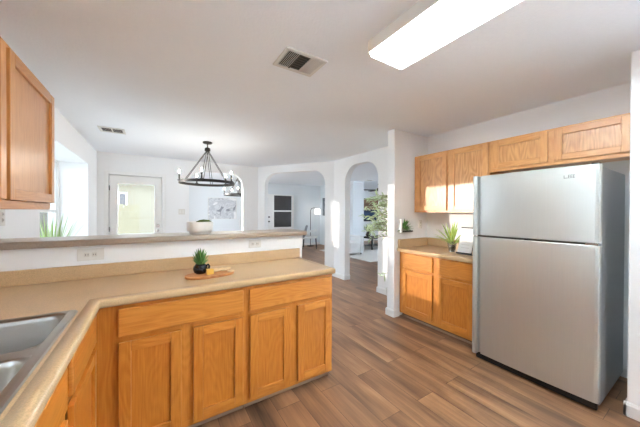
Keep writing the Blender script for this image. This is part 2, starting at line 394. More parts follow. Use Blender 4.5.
box(bm, (XL - 0.13, BY0, BTOP), (XW - 0.12, BY1, BTOP + 0.12)); box(bm, (XL - 0.13, BY0, 0), (XW - 0.12, BY1, BSILL - 0.03))
struct('wall_recess', bm, 'wall')
bm = B(); box(bm, (XL + 0.015, BY0 + 0.005, BSILL - 0.03), (XW, BY1 - 0.005, BSILL)); struct('trim_1', bm, 'trim', bevel=0.005)
# recess window: two single-hung units
w1 = thing('window_1', (XW, (BY0 + BY1) / 2, BSILL), None, None); w1['kind'] = 'structure'
WZ0, WZ1 = 0.63, BTOP - 0.03
bm = B()
box(bm, (XW, BY0, BSILL), (XW - 0.09, BY1, WZ0)); box(bm, (XW, BY0, WZ1), (XW - 0.09, BY1, BTOP))
for y in (BY0, BY1 - 0.045): box(bm, (XW, y, WZ0), (XW - 0.09, y + 0.045, WZ1))
obj('window_frame', bm, 'trim', w1, bevel=0.004)
ym = (BY0 + BY1) / 2
for k, (y0, y1) in enumerate(((BY0 + 0.045, BY1 - 0.045),)):
    bm = B(); box(bm, (XW - 0.02, y0, 1.345), (XW - 0.06, y1, 1.385))
    for y in (y0, y1 - 0.03): box(bm, (XW - 0.02, y, WZ0), (XW - 0.06, y + 0.03, WZ1))
    box(bm, (XW - 0.02, y0, WZ0), (XW - 0.06, y1, WZ0 + 0.035)); box(bm, (XW - 0.02, y0, WZ1 - 0.03), (XW - 0.06, y1, WZ1))
    obj('sash', bm, 'trim', w1, bevel=0.003)
    bm = B(); box(bm, (XW - 0.038, y0 + 0.02, WZ0 + 0.02), (XW - 0.042, y1 - 0.02, WZ1 - 0.02)); obj('pane', bm, 'dimming', w1)

w2 = thing('added_fill_window', (XL, (KY0 + KY1) / 2, KZ0), None, None); w2['kind'] = 'structure'  # out of view, added as a source of fill daylight
bm = B()
for a, b in (((KY0, KZ0), (KY1, KZ0 + 0.04)), ((KY0, KZ1 - 0.04), (KY1, KZ1)), ((KY0, KZ0 + 0.04), (KY0 + 0.04, KZ1 - 0.04)), ((KY1 - 0.04, KZ0 + 0.04), (KY1, KZ1 - 0.04)), ((KY0 + 0.04, 1.45), (KY1 - 0.04, 1.49))):
    box(bm, (XL - 0.06, a[0], a[1]), (XL - 0.11, b[0], b[1]))
obj('window_frame', bm, 'trim', w2, bevel=0.004)
bm = B(); box(bm, (XL - 0.083, KY0 + 0.02, KZ0 + 0.02), (XL - 0.087, KY1 - 0.02, KZ1 - 0.02)); obj('pane', bm, 'dimming', w2)

def arch_pts(L, H, a, b, apex, R):
    pts = [(0, 0), (a, 0)]
    if R > 0:
        for i in range(13):
            t = PI - PI / 2 * i / 12; pts.append((a + R + R * math.cos(t), apex - R + R * math.sin(t)))
        for i in range(13):
            t = PI / 2 - PI / 2 * i / 12; pts.append((b - R + R * math.cos(t), apex - R + R * math.sin(t)))
    pts += [(b, 0), (L, 0), (L, H), (0, H)]
    return pts
# far wall: plain door opening and a soft arch
bm = B()
DX0, DX1, DH = -0.70, 0.15, 2.05
box(bm, (XL, YB, 0), (DX0, YB + 0.13, CEIL)); box(bm, (DX0, YB, DH), (DX1, YB + 0.13, CEIL))
prism(bm, arch_pts(2.235 - DX1, CEIL, 0.64 - DX1, 1.785 - DX1, 2.245, 0.28), 0, 0.13, lambda u, v, w: Vector((DX1 + u, YB + w, v)))
struct('wall_back', bm, 'wall')
# angled wall with the wide arch
PA = Vector((3.25, 4.56, 0)); PB = Vector((2.15, YB, 0)); LA = (PB - PA).length; da = (PB - PA) / LA; na = Vector((-da.y, da.x, 0))
if na.dot(Vector((1, 1, 0))) < 0: na = -na
bm = B(); prism(bm, arch_pts(LA, CEIL, 0.21, 1.78, 2.285, 0.30), 0, 0.13, lambda u, v, w: PA + da * u + na * w + Vector((0, 0, v)))
struct('wall_angled', bm, 'wall')
# wall with the narrow arch
bm = B(); prism(bm, arch_pts(4.60 - 2.48, CEIL, 3.26 - 2.48, 4.18 - 2.48, 2.285, 0.33), 0, 0.13, lambda u, v, w: Vector((3.25 + w, 2.48 + u, v)))
struct('wall_archway', bm, 'wall')
bm = B(); box(bm, (2.645, 2.36, 0), (3.46, 2.48, CEIL)); struct('wall_return', bm, 'wall', bevel=0.006)
bm = B(); box(bm, (XR, 0.255, 0), (XR + 0.13, 2.36, CEIL)); struct('wall_right', bm, 'wall')
bm = B(); box(bm, (2.71, 0.255, 0), (XR, 0.375, CEIL)); box(bm, (2.71, -0.3, 0), (2.84, 0.255, CEIL)); struct('wall_fridge_side', bm, 'wall', bevel=0.006)
bm = B(); box(bm, (-1.0, -1.72, 0), (2.9, -1.6, CEIL)); box(bm, (2.84, -1.6, 0), (2.96, -1.0, CEIL)); struct('wall_kitchen_back', bm, 'wall')
# rooms beyond
bm = B(); box(bm, (0.30, 9.35, 0), (11.0, 9.47, CEIL)); struct('wall_front_room', bm, 'coolwall')
bm = B(); box(bm, (5.95, 7.2, 0), (6.07, 9.35, CEIL)); box(bm, (6.07, 7.2, 0), (6.46, 7.32, CEIL)); struct('wall_partition', bm, 'coolwall')
bm = B(); box(bm, (0.18, YB + 0.13, 0), (0.30, 6.7, CEIL)); box(bm, (0.18, 8.25, 0), (0.30, 9.47, CEIL)); box(bm, (0.18, 6.7, 2.1), (0.30, 8.25, CEIL)); box(bm, (0.18, 6.7, 0), (0.30, 8.25, 0.5)); struct('wall_front_left', bm, 'coolwall')
bm = B(); box(bm, (10.9, 1.0, 0), (11.0, 9.35, 0.7)); box(bm, (10.9, 1.0, 2.1), (11.0, 9.35, CEIL)); box(bm, (10.9, 1.0, 0.7), (11.0, 1.6, 2.1)); box(bm, (10.9, 5.4, 0.7), (11.0, 9.35, 2.1)); struct('wall_living_right', bm, 'coolwall')
bm = B(); box(bm, (3.46, 1.0, 0), (10.9, 1.12, CEIL)); struct('wall_living_near', bm, 'coolwall')
# peninsula half wall
bm = B(); box(bm, (XL, 2.36, 0), (1.285, 2.48, 1.135)); struct('wall_peninsula', bm, 'wall', bevel=0.004)

# baseboards
def baseboard(name, p, q, nrm, h=0.095, t=0.014):
    p, q, nrm = Vector(p), Vector(q), Vector(nrm).normalized()
    d = (q - p); L = d.length; d.normalize()
    prof = [(0, 0), (t, 0), (t, h - 0.02), (t * 0.5, h - 0.004), (0, h)]
    bm = B(); prism(bm, prof, 0, L, lambda u, v, w: p + d * w + nrm * u + Vector((0, 0, v)))
    return struct(name, bm, 'trim')
baseboard('baseboard_return', (2.645, 2.355, 0), (2.645, 2.485, 0), (-1, 0, 0))
baseboard('baseboard_return_front', (2.631, 2.36, 0), (2.74, 2.36, 0), (0, -1, 0))
baseboard('baseboard_return_back', (2.631, 2.48, 0), (3.25, 2.48, 0), (0, 1, 0))
baseboard('baseboard_archway_near', (3.25, 2.494, 0), (3.25, 3.26, 0), (-1, 0, 0))
baseboard('baseboard_archway_far', (3.25, 4.18, 0), (3.25, 4.555, 0), (-1, 0, 0))
baseboard('baseboard_archway_jamb', (3.236, 4.18, 0), (3.38, 4.18, 0), (0, -1, 0))
baseboard('baseboard_archway_jamb_near', (3.236, 3.26, 0), (3.38, 3.26, 0), (0, 1, 0))
baseboard('baseboard_angled', PA, PA + da * 0.21, -na)
baseboard('baseboard_angled_far', PA + da * 1.78, PB, -na)
baseboard('baseboard_fridge_end', (2.71, -0.3, 0), (2.71, 0.389, 0), (-1, 0, 0))
baseboard('baseboard_fridge_side', (2.696, 0.375, 0), (3.33, 0.375, 0), (0, 1, 0))
baseboard('baseboard_right', (3.33, 0.40, 0), (3.33, 1.34, 0), (-1, 0, 0))
baseboard('baseboard_back', (XL, YB, 0), (DX0 - 0.07, YB, 0), (0, -1, 0))
baseboard('baseboard_back_middle', (DX1 + 0.07, YB, 0), (0.64, YB, 0), (0, -1, 0))
baseboard('baseboard_front_room', (0.30, 9.35, 0), (5.95, 9.35, 0), (0, -1, 0))
baseboard('baseboard_partition', (6.07, 7.2, 0), (6.46, 7.2, 0), (0, -1, 0))
baseboard('baseboard_front_room_right', (6.07, 9.35, 0), (11, 9.35, 0), (0, -1, 0))

# glazed back door
S0, S1, SZ = DX0 + 0.012, DX1 - 0.012, DH - 0.012
d1 = thing('door_1', (DX0, YB, 0), None, None); d1['kind'] = 'structure'
bm = B()
for x0, x1 in ((DX0 - 0.065, DX0), (DX1, DX1 + 0.065)): box(bm, (x0, YB - 0.018, 0), (x1, YB + 0.002, DH + 0.065))
box(bm, (DX0, YB - 0.018, DH), (DX1, YB + 0.002, DH + 0.065))
for a, b in (((DX0, 0), (S0 + 0.012, DH)), ((S1 - 0.012, 0), (DX1, DH)), ((S0, SZ - 0.012), (S1, DH))): box(bm, (a[0], YB + 0.067, a[1]), (b[0], YB + 0.129, b[1]))
obj('door_casing', bm, 'trim', d1, bevel=0.005)
G0, G1, GZ0, GZ1 = -0.567, 0.012, 0.93, 1.885
bm = B()
box(bm, (S0, YB + 0.02, 0.01), (G0, YB + 0.065, SZ)); box(bm, (G1, YB + 0.02, 0.01), (S1, YB + 0.065, SZ))
box(bm, (G0, YB + 0.02, GZ1), (G1, YB + 0.065, SZ)); box(bm, (G0, YB + 0.02, 0.01), (G1, YB + 0.065, GZ0))
slab = obj('door_slab', bm, 'trim', d1, bevel=0.003)
bm = B()
for a, b in (((G0 - 0.028, GZ0 - 0.028), (G1 + 0.028, GZ0)), ((G0 - 0.028, GZ1), (G1 + 0.028, GZ1 + 0.028)), ((G0 - 0.028, GZ0), (G0, GZ1)), ((G1, GZ0), (G1 + 0.028, GZ1))):
    box(bm, (a[0], YB + 0.004, a[1]), (b[0], YB + 0.02, b[1]))
obj('glass_frame', bm, 'trim', d1, bevel=0.006)
bm = B(); box(bm, (G0 - 0.001, YB + 0.04, GZ0 - 0.001), (G1 + 0.001, YB + 0.045, GZ1 + 0.001)); obj('pane', bm, 'doorglass', d1)
bm = B(); rod(bm, (0.075, YB + 0.02, 0.985), (0.075, YB - 0.03, 0.985), 0.012); lathe(bm, [(0, -0.026), (0.018, -0.02), (0.026, 0), (0.018, 0.02), (0, 0.026)], (0.075, YB - 0.045, 0.985), 16); obj('door_knob', bm, 'chrome', d1)
bm = B(); rod(bm, (0.075, YB + 0.02, 1.085), (0.075, YB - 0.008, 1.085), 0.028, n=16); obj('deadbolt', bm, 'chrome', d1)
for z in (0.25, 1.03, 1.80):
    bm = B(); rod(bm, (S0 - 0.004, YB + 0.012, z - 0.045), (S0 - 0.004, YB + 0.012, z + 0.045), 0.007); obj('hinge', bm, 'iron', d1)

# ------------------------------------------------------------------ outside the glass
bm = B(); box(bm, (-9, 3, -0.3), (4, 21, -0.15)); struct('ground', bm, 'grass')
fe = thing('wooden_fence', (-2.5, 11, -0.15), 'pale wooden privacy fence across the yard behind the glass door', 'fence')
bm = B()
for i in range(24): box(bm, (-4.0 + i * 0.15, 11.0, -0.15), (-4.0 + i * 0.15 + 0.142, 11.022, 1.58 + 0.01 * ((i * 7) % 3)))
obj('fence_boards', bm, 'fence', fe)
bm = B(); box(bm, (-4.0, 11.022, 0.1), (-0.4, 11.06, 0.19)); box(bm, (-4.0, 11.022, 1.25), (-0.4, 11.06, 1.34)); obj('rail', bm, 'fence', fe)
hs = thing('neighbour_house', (-1, 15.5, -0.15), 'cream neighbouring house seen over the fence through the glass door', 'house')
bm = B(); box(bm, (-6, 15.5, -0.15), (3, 20, 2.75)); obj('house_wall', bm, 'siding', hs)
bm = B(); box(bm, (-6.4, 15.0, 2.72), (3.4, 15.12, 2.92)); box(bm, (-6.4, 15.12, 2.72), (3.4, 15.5, 2.75)); obj('fascia', bm, 'trim', hs)
bm = B(); prism(bm, [(15.0, 2.92), (20.4, 2.92), (17.7, 4.6)], -6.4, 3.4, lambda u, v, w: Vector((w, u, v))); obj('roof', bm, 'roofm', hs)
hw = obj('house_window', (lambda b: (box(b, (-1.42, 15.44, 1.55), (-1.05, 15.5, 2.25)), b)[1])(B()), 'trim', hs)
bm = B(); box(bm, (-1.36, 15.43, 1.61), (-1.11, 15.445, 2.19)); obj('pane', bm, 'darkglass', hw)

# ------------------------------------------------------------------ cabinets
TH = 0.019
def cabinet(name, label, cat, group, O, U, NV, width, depth, z0, z1, doors, drawers, toe=0.0, top=False, lit_tone=None):
    """O: world xy of the face frame's left end; U: direction to the right; NV: outward normal"""
    wv, wh, wp = lit_tone or (('uv', 'uh', 'up') if top else ('wv', 'wh', 'wp'))  # one oak throughout, wall cabinets carry their lighting in the colour
    U = Vector((U[0], U[1], 0)); NV = Vector((NV[0], NV[1], 0)); O = Vector((O[0], O[1], 0))
    P = lambda u, d, z: O + U * u - NV * d + Vector((0, 0, z))
    t = thing(name, O + U * width / 2 + Vector((0, 0, z0 if not toe else 0)), label, cat, group)
    bx = lambda bm, u0, u1, d0, d1, a, b, mi=0: box(bm, P(u0, d0, a), P(u1, d1, b), mi)
    zb = z0 + toe
    bm = B(); s = 0.016; e = 0.002
    bx(bm, e, s, TH, depth, zb, z1); bx(bm, width - s, width - e, TH, depth, zb, z1)
    bx(bm, s, width - s, TH, depth, zb + (0.012 if not toe else 0), zb + 0.03); bx(bm, s, width - s, depth - 0.012, depth, zb + 0.03, z1)
    if top: bx(bm, s, width - s, TH, depth - 0.012, z1 - 0.016, z1)
    obj('carcass', bm, wv if top else 'inside', t)
    bm = B()   # frame: two stiles, rails between openings
    st = 0.04
    us = [0.0] + [((doors[i][1] + doors[i + 1][0]) / 2) for i in range(len(doors) - 1)] + [width]
    fronts = doors + drawers
    sl = max(0.04, min(f[0] for f in fronts) + 0.02); sr = max(0.04, width - max(f[1] for f in fronts) + 0.02)
    bx(bm, 0, sl, 0, TH, zb, z1); bx(bm, width - sr, width, 0, TH, zb, z1)
    for u in us[1:-1]: bx(bm, u - 0.035, u + 0.035, 0, TH, zb + 0.04, z1 - 0.04)
    bx(bm, sl, width - sr, 0, TH, zb, zb + 0.04, 1); bx(bm, sl, width - sr, 0, TH, z1 - 0.04, z1, 1)
    if drawers and doors:
        zr = (min(d[2] for d in drawers) + max(d[3] for d in doors)) / 2
        segs = us
        for a, b in zip(segs, segs[1:]): bx(bm, a + 0.035, b - 0.035, 0.0005, TH, zr - 0.035, zr + 0.035, 1)
    obj('face_frame', bm, [wv, wh], t)
    if toe:
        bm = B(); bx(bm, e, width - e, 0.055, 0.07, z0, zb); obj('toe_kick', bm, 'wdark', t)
        bm = B(); bx(bm, e, width - e, 0.041, 0.0545, z0, z0 + 0.022); obj('shoe_moulding', bm, 'shoe', t, bevel=0.005)
    for (a, b, c, d) in doors:
        w = 0.055; bm = B(); f = -TH - 0.004
        bx(bm, a, a + w, f, -0.004, c, d); bx(bm, b - w, b, f, -0.004, c, d)
        bx(bm, a + w, b - w, f + 0.0006, -0.004, c, c + w, 1); bx(bm, a + w, b - w, f + 0.0006, -0.004, d - w, d, 1)
        dr = obj('door', bm, [wv, wh], t, org=P((a + b) / 2, 0, c), bevel=0.0028)
        bm = B(); bx(bm, a + w - 0.004, b - w + 0.004, f + 0.0135, -0.005, c + w - 0.004, d - w + 0.004); obj('panel', bm, wp, dr, org=P((a + b) / 2, 0, c + 0.1))
    for (a, b, c, d) in drawers:
        bm = B(); bx(bm, a, b, -TH - 0.004, -0.004, c, d); obj('drawer_front', bm, wh, t, org=P((a + b) / 2, 0, c), bevel=0.006)
    return t
FY = 1.775
GP = 'oak base cabinets of the peninsula and sink run'
CT = 0.865
# peninsula: u = x - start
cabinet('base_cabinet', 'two-door oak base cabinet of the peninsula nearest the sink corner', 'cabinet', GP, (-0.267, FY), (1, 0), (0, -1), 0.797, 0.57, 0, CT,
        [(0.109, 0.408, 0.085, 0.66), (0.473, 0.777, 0.085, 0.66)], [(0.107, 0.777, 0.693, 0.842)], toe=0.055)
cabinet('base_cabinet', 'two-door oak base cabinet at the open right end of the peninsula', 'cabinet', GP, (0.53, FY), (1, 0), (0, -1), 0.718, 0.57, 0, CT,
        [(0.027, 0.33, 0.085, 0.66), (0.393, 0.694, 0.085, 0.66)], [(0.021, 0.692, 0.693, 0.842)], toe=0.055)
# left run faces +x; its right-hand direction is +y
cabinet('base_cabinet', 'oak sink base cabinet directly below the steel double sink', 'cabinet', GP, (-0.268, 0.70), (0, 1), (1, 0), 1.07, 0.57, 0, CT,
        [(0.05, 0.51, 0.085, 0.66), (0.585, 1.045, 0.085, 0.66)], [(0.05, 0.51, 0.693, 0.842), (0.585, 1.045, 0.693, 0.842)], toe=0.055)
cabinet('base_cabinet', 'oak base cabinet with two drawers, left of the refrigerator under the sunlit counter', 'cabinet', None, (2.739, 2.345), (0, -1), (-1, 0), 0.985, 0.57, 0, 0.855,
        [(0.06, 0.488, 0.105, 0.635), (0.555, 0.945, 0.105, 0.635)], [(0.06, 0.488, 0.665, 0.838), (0.555, 0.945, 0.665, 0.838)], toe=0.06)
UG = 'oak wall cabinets above the refrigerator wall'
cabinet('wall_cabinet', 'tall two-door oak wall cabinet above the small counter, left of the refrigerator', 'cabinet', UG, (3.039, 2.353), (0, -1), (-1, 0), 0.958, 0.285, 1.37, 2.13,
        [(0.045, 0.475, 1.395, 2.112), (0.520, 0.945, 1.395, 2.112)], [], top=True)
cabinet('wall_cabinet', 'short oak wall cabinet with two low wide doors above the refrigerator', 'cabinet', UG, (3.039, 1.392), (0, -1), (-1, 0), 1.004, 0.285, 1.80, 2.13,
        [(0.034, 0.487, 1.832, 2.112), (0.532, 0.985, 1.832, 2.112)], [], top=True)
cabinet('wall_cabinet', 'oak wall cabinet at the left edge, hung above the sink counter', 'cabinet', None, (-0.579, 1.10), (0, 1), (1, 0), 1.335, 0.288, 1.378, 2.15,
        [(0.02, 0.65, 1.42, 2.118), (0.686, 1.325, 1.42, 2.118)], [], top=True, lit_tone=('mv', 'mh', 'mp'))

# ------------------------------------------------------------------ worktops
def sweep(bm, prof, path, closed_ends=True):
    """prof: (d, z), d measured inwards from the path to its left side"""
    n = len(path); rings = []
    P = [Vector((p[0], p[1])) for p in path]
    for i in range(n):
        ds = []
        if i > 0: ds.append((P[i] - P[i - 1]).normalized())
        if i < n - 1: ds.append((P[i + 1] - P[i]).normalized())
        ns = [Vector((-d.y, d.x)) for d in ds]
        if len(ns) == 1: m = ns[0]
        else:
            m = (ns[0] + ns[1]); m = m / max(1e-6, m.dot(ns[0])) if m.length > 1e-6 else ns[0]
        rings.append([bm.verts.new((P[i].x + m.x * d, P[i].y + m.y * d, z)) for d, z in prof])
    for A, C in zip(rings, rings[1:]):
        for k in range(len(prof)):
            k2 = (k + 1) % len(prof); bm.faces.new((A[k], A[k2], C[k2], C[k])).smooth = True
    bm.faces.new(rings[0][::-1]); bm.faces.new(rings[-1])

def nose(z0, z1, w, r):
    pts = [(w, z0), (r * 0.6, z0)]
    zc = z1 - r
    pts += [(0.002, z0 + 0.006), (0.0, z0 + 0.012)]
    for i in range(7):
        t = PI - PI / 2 * i / 6; pts.append((r + r * math.cos(t), zc + r * math.sin(t)))
    pts.append((w, z1)); return pts
ZT = 0.91
ct = thing('countertop', (0.2, 1.74, 0.865), 'beige laminate L-shaped countertop running from the sink along the peninsula', 'countertop')
bm = B()
E = 0.05; xe, ye, xr = -0.230, 1.74, 1.258
rects = [((XL, ye + E), (xr - E, 2.36)), ((XL, 1.612), (xe - E, ye + E)), ((XL, -1.0), (xe - E, 0.81)), ((XL, 0.81), (-0.825, 1.612)), ((-0.304, 0.81), (xe - E, 1.612))]
for a, b in rects: box(bm, (a[0], a[1], 0.867), (b[0], b[1], ZT))
sweep(bm, nose(0.866, ZT, E, 0.012), [(xe, -1.0), (xe, ye), (xr, ye), (xr, 2.36)])
obj('top', bm, 'lam', ct)
bm = B(); box(bm, (XL, 2.335, ZT), (1.247, 2.36, 1.003)); box(bm, (XL, -1.0, ZT), (XL + 0.022, 2.335, 1.003)); obj('backsplash', bm, 'lam', ct, bevel=0.004)
rc = thing('countertop', (2.70, 1.85, 0.855), 'short beige laminate countertop between the wall corner and the refrigerator', 'countertop')
bm = B(); box(bm, (2.70 + E, 1.345, 0.857), (XR, 2.36, 0.90)); sweep(bm, nose(0.856, 0.90, E, 0.012), [(2.70, 2.36), (2.70, 1.345)]); obj('top', bm, 'lam', rc)
bm = B(); box(bm, (XR - 0.022, 1.345, 0.90), (XR, 2.338, 1.012)); box(bm, (2.712, 2.338, 0.90), (XR, 2.36, 1.012)); obj('backsplash', bm, 'lam', rc, bevel=0.004)
bt = B(); z0, z1 = 1.136, 1.18
box(bt, (XL, 2.33, z0), (1.275, 2.62, z1))
sweep(bt, nose(z0, z1, 0.03, 0.012), [(XL, 2.30), (1.305, 2.30), (1.305, 2.65), (XL, 2.65)])
tag(obj('bar_top', bt, 'bar', None, org=(0.2, 2.47, 1.136)), 'raised taupe bar top capping the white half wall', 'bar top')

# double sink, dropped into the left run
sk = thing('kitchen_sink', (-0.565, 1.21, ZT), 'stainless steel double bowl sink set in the beige counter', 'sink')
def rrect(x0, y0, x1, y1, r, n=6):
    pts = []
    for cx, cy, a0 in ((x1 - r, y1 - r, 0), (x0 + r, y1 - r, PI / 2), (x0 + r, y0 + r, PI), (x1 - r, y0 + r, 1.5 * PI)):
        for i in range(n + 1): t = a0 + PI / 2 * i / n; pts.append((cx + r * math.cos(t), cy + r * math.sin(t)))
    return pts
SX0, SX1, SY0, SY1 = -0.850, -0.290, 0.80, 1.625
bowls = [(-0.765, 1.238, -0.322, 1.60), (-0.765, 0.825, -0.322, 1.182)]
bm = B()
# rim deck as strips around both bowls with a slightly raised lip
outer = rrect(SX0, SY0, SX1, SY1, 0.03)
zr = ZT + 0.005
def ring(bm, A, za, Bp, zb_):
    a = [bm.verts.new((x, y, za)) for x, y in A]; b = [bm.verts.new((x, y, zb_)) for x, y in Bp]
    n = len(a)
    for i in range(n): bm.faces.new((a[i], a[(i + 1) % n], b[(i + 1) % n], b[i])).smooth = True
ring(bm, outer, ZT + 0.001, rrect(SX0 + 0.004, SY0 + 0.004, SX1 - 0.004, SY1 - 0.004, 0.028), ZT + 0.006)
ring(bm, rrect(SX0 + 0.004, SY0 + 0.004, SX1 - 0.004, SY1 - 0.004, 0.028), ZT + 0.006, rrect(SX0 + 0.016, SY0 + 0.016, SX1 - 0.016, SY1 - 0.016, 0.02), ZT + 0.004)
# deck filled with a grid of boxes leaving the bowl rectangles open
ix0, ix1, iy0, iy1 = SX0 + 0.016, SX1 - 0.016, SY0 + 0.016, SY1 - 0.016
b0, b1 = bowls
for a, b in (((ix0, iy0), (b0[0], iy1)), ((b0[2], iy0), (ix1, iy1)), ((b0[0], b0[3]), (b0[2], iy1)), ((b0[0], b1[3]), (b0[2], b0[1])), ((b0[0], iy0), (b0[2], b1[1]))):
    box(bm, (a[0], a[1], ZT + 0.002), (b[0], b[1], ZT + 0.004))
obj('rim', bm, 'sinksteel', sk)
for (x0, y0, x1, y1) in bowls:
    bm = B()
    seq = [(0, ZT + 0.0042, 0.0015), (0.0, ZT + 0.0045, 0.05), (0.006, ZT - 0.003, 0.05), (0.010, ZT - 0.02, 0.05), (0.02, ZT - 0.13, 0.062), (0.035, ZT - 0.165, 0.055), (0.07, ZT - 0.178, 0.04), (0.13, ZT - 0.182, 0.02)]
    rings = [[bm.verts.new((x, y, z)) for x, y in rrect(x0 + o, y0 + o, x1 - o, y1 - o, r)] for o, z, r in seq]
    for A, C in zip(rings, rings[1:]):
        n = len(A)
        for i in range(n): bm.faces.new((A[i], A[(i + 1) % n], C[(i + 1) % n], C[i])).smooth = True
    bm.faces.new(rings[-1])
    bw = obj('bowl', bm, 'sinksteel', sk, org=((x0 + x1) / 2, (y0 + y1) / 2, ZT), thick=0.0012)
    bm = B(); lathe(bm, [(0.0, 0.002), (0.03, 0.002), (0.042, 0.005), (0.045, 0.002)], ((x0 + x1) / 2, (y0 + y1) / 2, ZT - 0.181), 20); obj('drain', bm, 'chrome', bw)

# ------------------------------------------------------------------ refrigerator
FX, FY0, FY1, FT = 2.53, 0.478, 1.298, 1.705
fr = thing('refrigerator', (2.9, (FY0 + FY1) / 2, 0), 'stainless steel top-freezer refrigerator with dark grey sides', 'refrigerator')
bm = B(); box(bm, (FX + 0.072, FY0 + 0.004, 0.035), (3.322, FY1 - 0.004, FT - 0.012)); obj('body', bm, 'fridgeside', fr, bevel=0.008)
bm = B(); box(bm, (FX + 0.035, FY0 + 0.01, 0.012), (FX + 0.0715, FY1 - 0.01, 0.075)); obj('base_grille', bm, 'black', fr, bevel=0.006)
def door_prism(z0, z1):
    bm = B(); pts = []; n = 14
    y0, y1 = FY0, FY1 - 0.062
    for i in range(n + 1):
        t = max(i - 1, 0) / (n - 1) if i != 1 else 0.03; y = y0 + (y1 - y0) * t; bulge = 0.010 * (1 - (2 * t - 1) ** 2)
        pts.append((FX + 0.008 - bulge, y))
    # rounded hinge edge and square back
    pts = [(FX + 0.07, y0), (FX + 0.026, y0 - 0.001)] + [(FX + 0.012, y0 + 0.004)] + pts[1:] + [(FX + 0.03, y1), (FX + 0.03, FY1 - 0.044), (FX + 0.02, FY1 - 0.04), (FX + 0.02, FY1), (FX + 0.07, FY1)]
    prism(bm, pts, z0, z1); return bm
for nm, a, b in (('freezer_door', 1.163, FT), ('fridge_door', 0.072, 1.147)):
    d = obj(nm, door_prism(a, b), 'steel', fr, bevel=0.004)
    bm = B()
    pts = [(FX + 0.02, FY1 - 0.04), (FX - 0.012, FY1 - 0.042), (FX - 0.026, FY1 - 0.034), (FX - 0.030, FY1 - 0.02), (FX - 0.026, FY1 - 0.006), (FX - 0.012, FY1), (FX + 0.02, FY1)]
    prism(bm, pts, a + 0.0, b - (0.0)); obj('handle', bm, 'steel', d, bevel=0.004)
bm = B(); box(bm, (FX + 0.03, FY0 + 0.02, 1.147), (FX + 0.07, FY1 - 0.02, 1.163)); obj('door_gasket', bm, 'grey', fr)
bm = B(); box(bm, (FX + 0.004, FY0 + 0.006, 1.149), (FX + 0.06, FY0 + 0.07, 1.161)); obj('middle_hinge', bm, 'chrome', fr)
bm = B(); box(bm, (FX + 0.008, 0.88, 1.148), (FX + 0.03, 0.905, 1.162)); obj('stop_block', bm, 'black', fr)
bm = B(); box(bm, (FX + 0.03, FY0 + 0.01, FT), (FX + 0.13, FY0 + 0.05, FT + 0.012)); obj('top_hinge', bm, 'black', fr, bevel=0.003)
bm = B(); box(bm, (FX + 0.02, FY0 + 0.03, 0.076), (FX + 0.05, FY0 + 0.12, 0.07)); obj('bottom_hinge', bm, 'chrome', fr)
# small raised badge: rounded outline and block letters
bm = B()
bx0 = FX + 0.0035
def mark(y0, z0, y1, z1): box(bm, (bx0 - 0.003, y0, z0), (bx0 + 0.004, y1, z1))
zb = 1.621
mark(0.664, zb, 0.660, zb + 0.022); mark(0.660, zb, 0.642, zb + 0.004)
for y in (0.640, 0.627, 0.614):
    mark(y, zb, y - 0.0032, zb + 0.024)
    for k in (0, 0.0102, 0.0204): mark(y - 0.0032, zb + k, y - 0.0105, zb + k + 0.0036)
obj('badge', bm, 'ink', fr)

# ------------------------------------------------------------------ ceiling fittings
LX0, LX1, LY0, LY1 = 1.15, 1.475, 0.02, 1.245
lt = thing('ceiling_light', ((LX0 + LX1) / 2, (LY0 + LY1) / 2, CEIL), 'long lit fluorescent ceiling light with a pale wraparound lens', 'ceiling light')
bm = B(); box(bm, (LX0, LY0, CEIL - 0.046), (LX1, LY1, CEIL)); box(bm, (LX0 - 0.003, LY0, CEIL - 0.077), (LX0 - 0.0003, LY1, CEIL - 0.0005)); box(bm, (LX1 + 0.0003, LY0, CEIL - 0.077), (LX1 + 0.003, LY1, CEIL - 0.0005)); obj('housing', bm, 'plastic', lt)
for x in (LX0 + 0.09, LX1 - 0.09):
    bm = B(); rod(bm, (x, LY0 + 0.03, CEIL - 0.064), (x, LY1 - 0.03, CEIL - 0.064), 0.013, n=12); obj('tube', bm, 'tube', lt)
bm = B()
prof = [(LX0, CEIL - 0.0465), (LX0 + 0.004, CEIL - 0.075), (LX0 + 0.022, CEIL - 0.094), (LX1 - 0.022, CEIL - 0.094), (LX1 - 0.004, CEIL - 0.075), (LX1, CEIL - 0.0465)]
for (xa, za), (xb, zb2) in zip(prof, prof[1:]):
    v = [bm.verts.new(p) for p in ((xa, LY0 + 0.004, za), (xb, LY0 + 0.004, zb2), (xb, LY1 - 0.004, zb2), (xa, LY1 - 0.004, za))]; bm.faces.new(v)
obj('lens', bm, 'lens', lt, calc=False)
for y in (LY0, LY1 - 0.004):
    bm = B(); prism(bm, prof, y, y + 0.004, lambda u, v, w: Vector((u, w, v))); obj('end_cap', bm, 'plastic', lt)

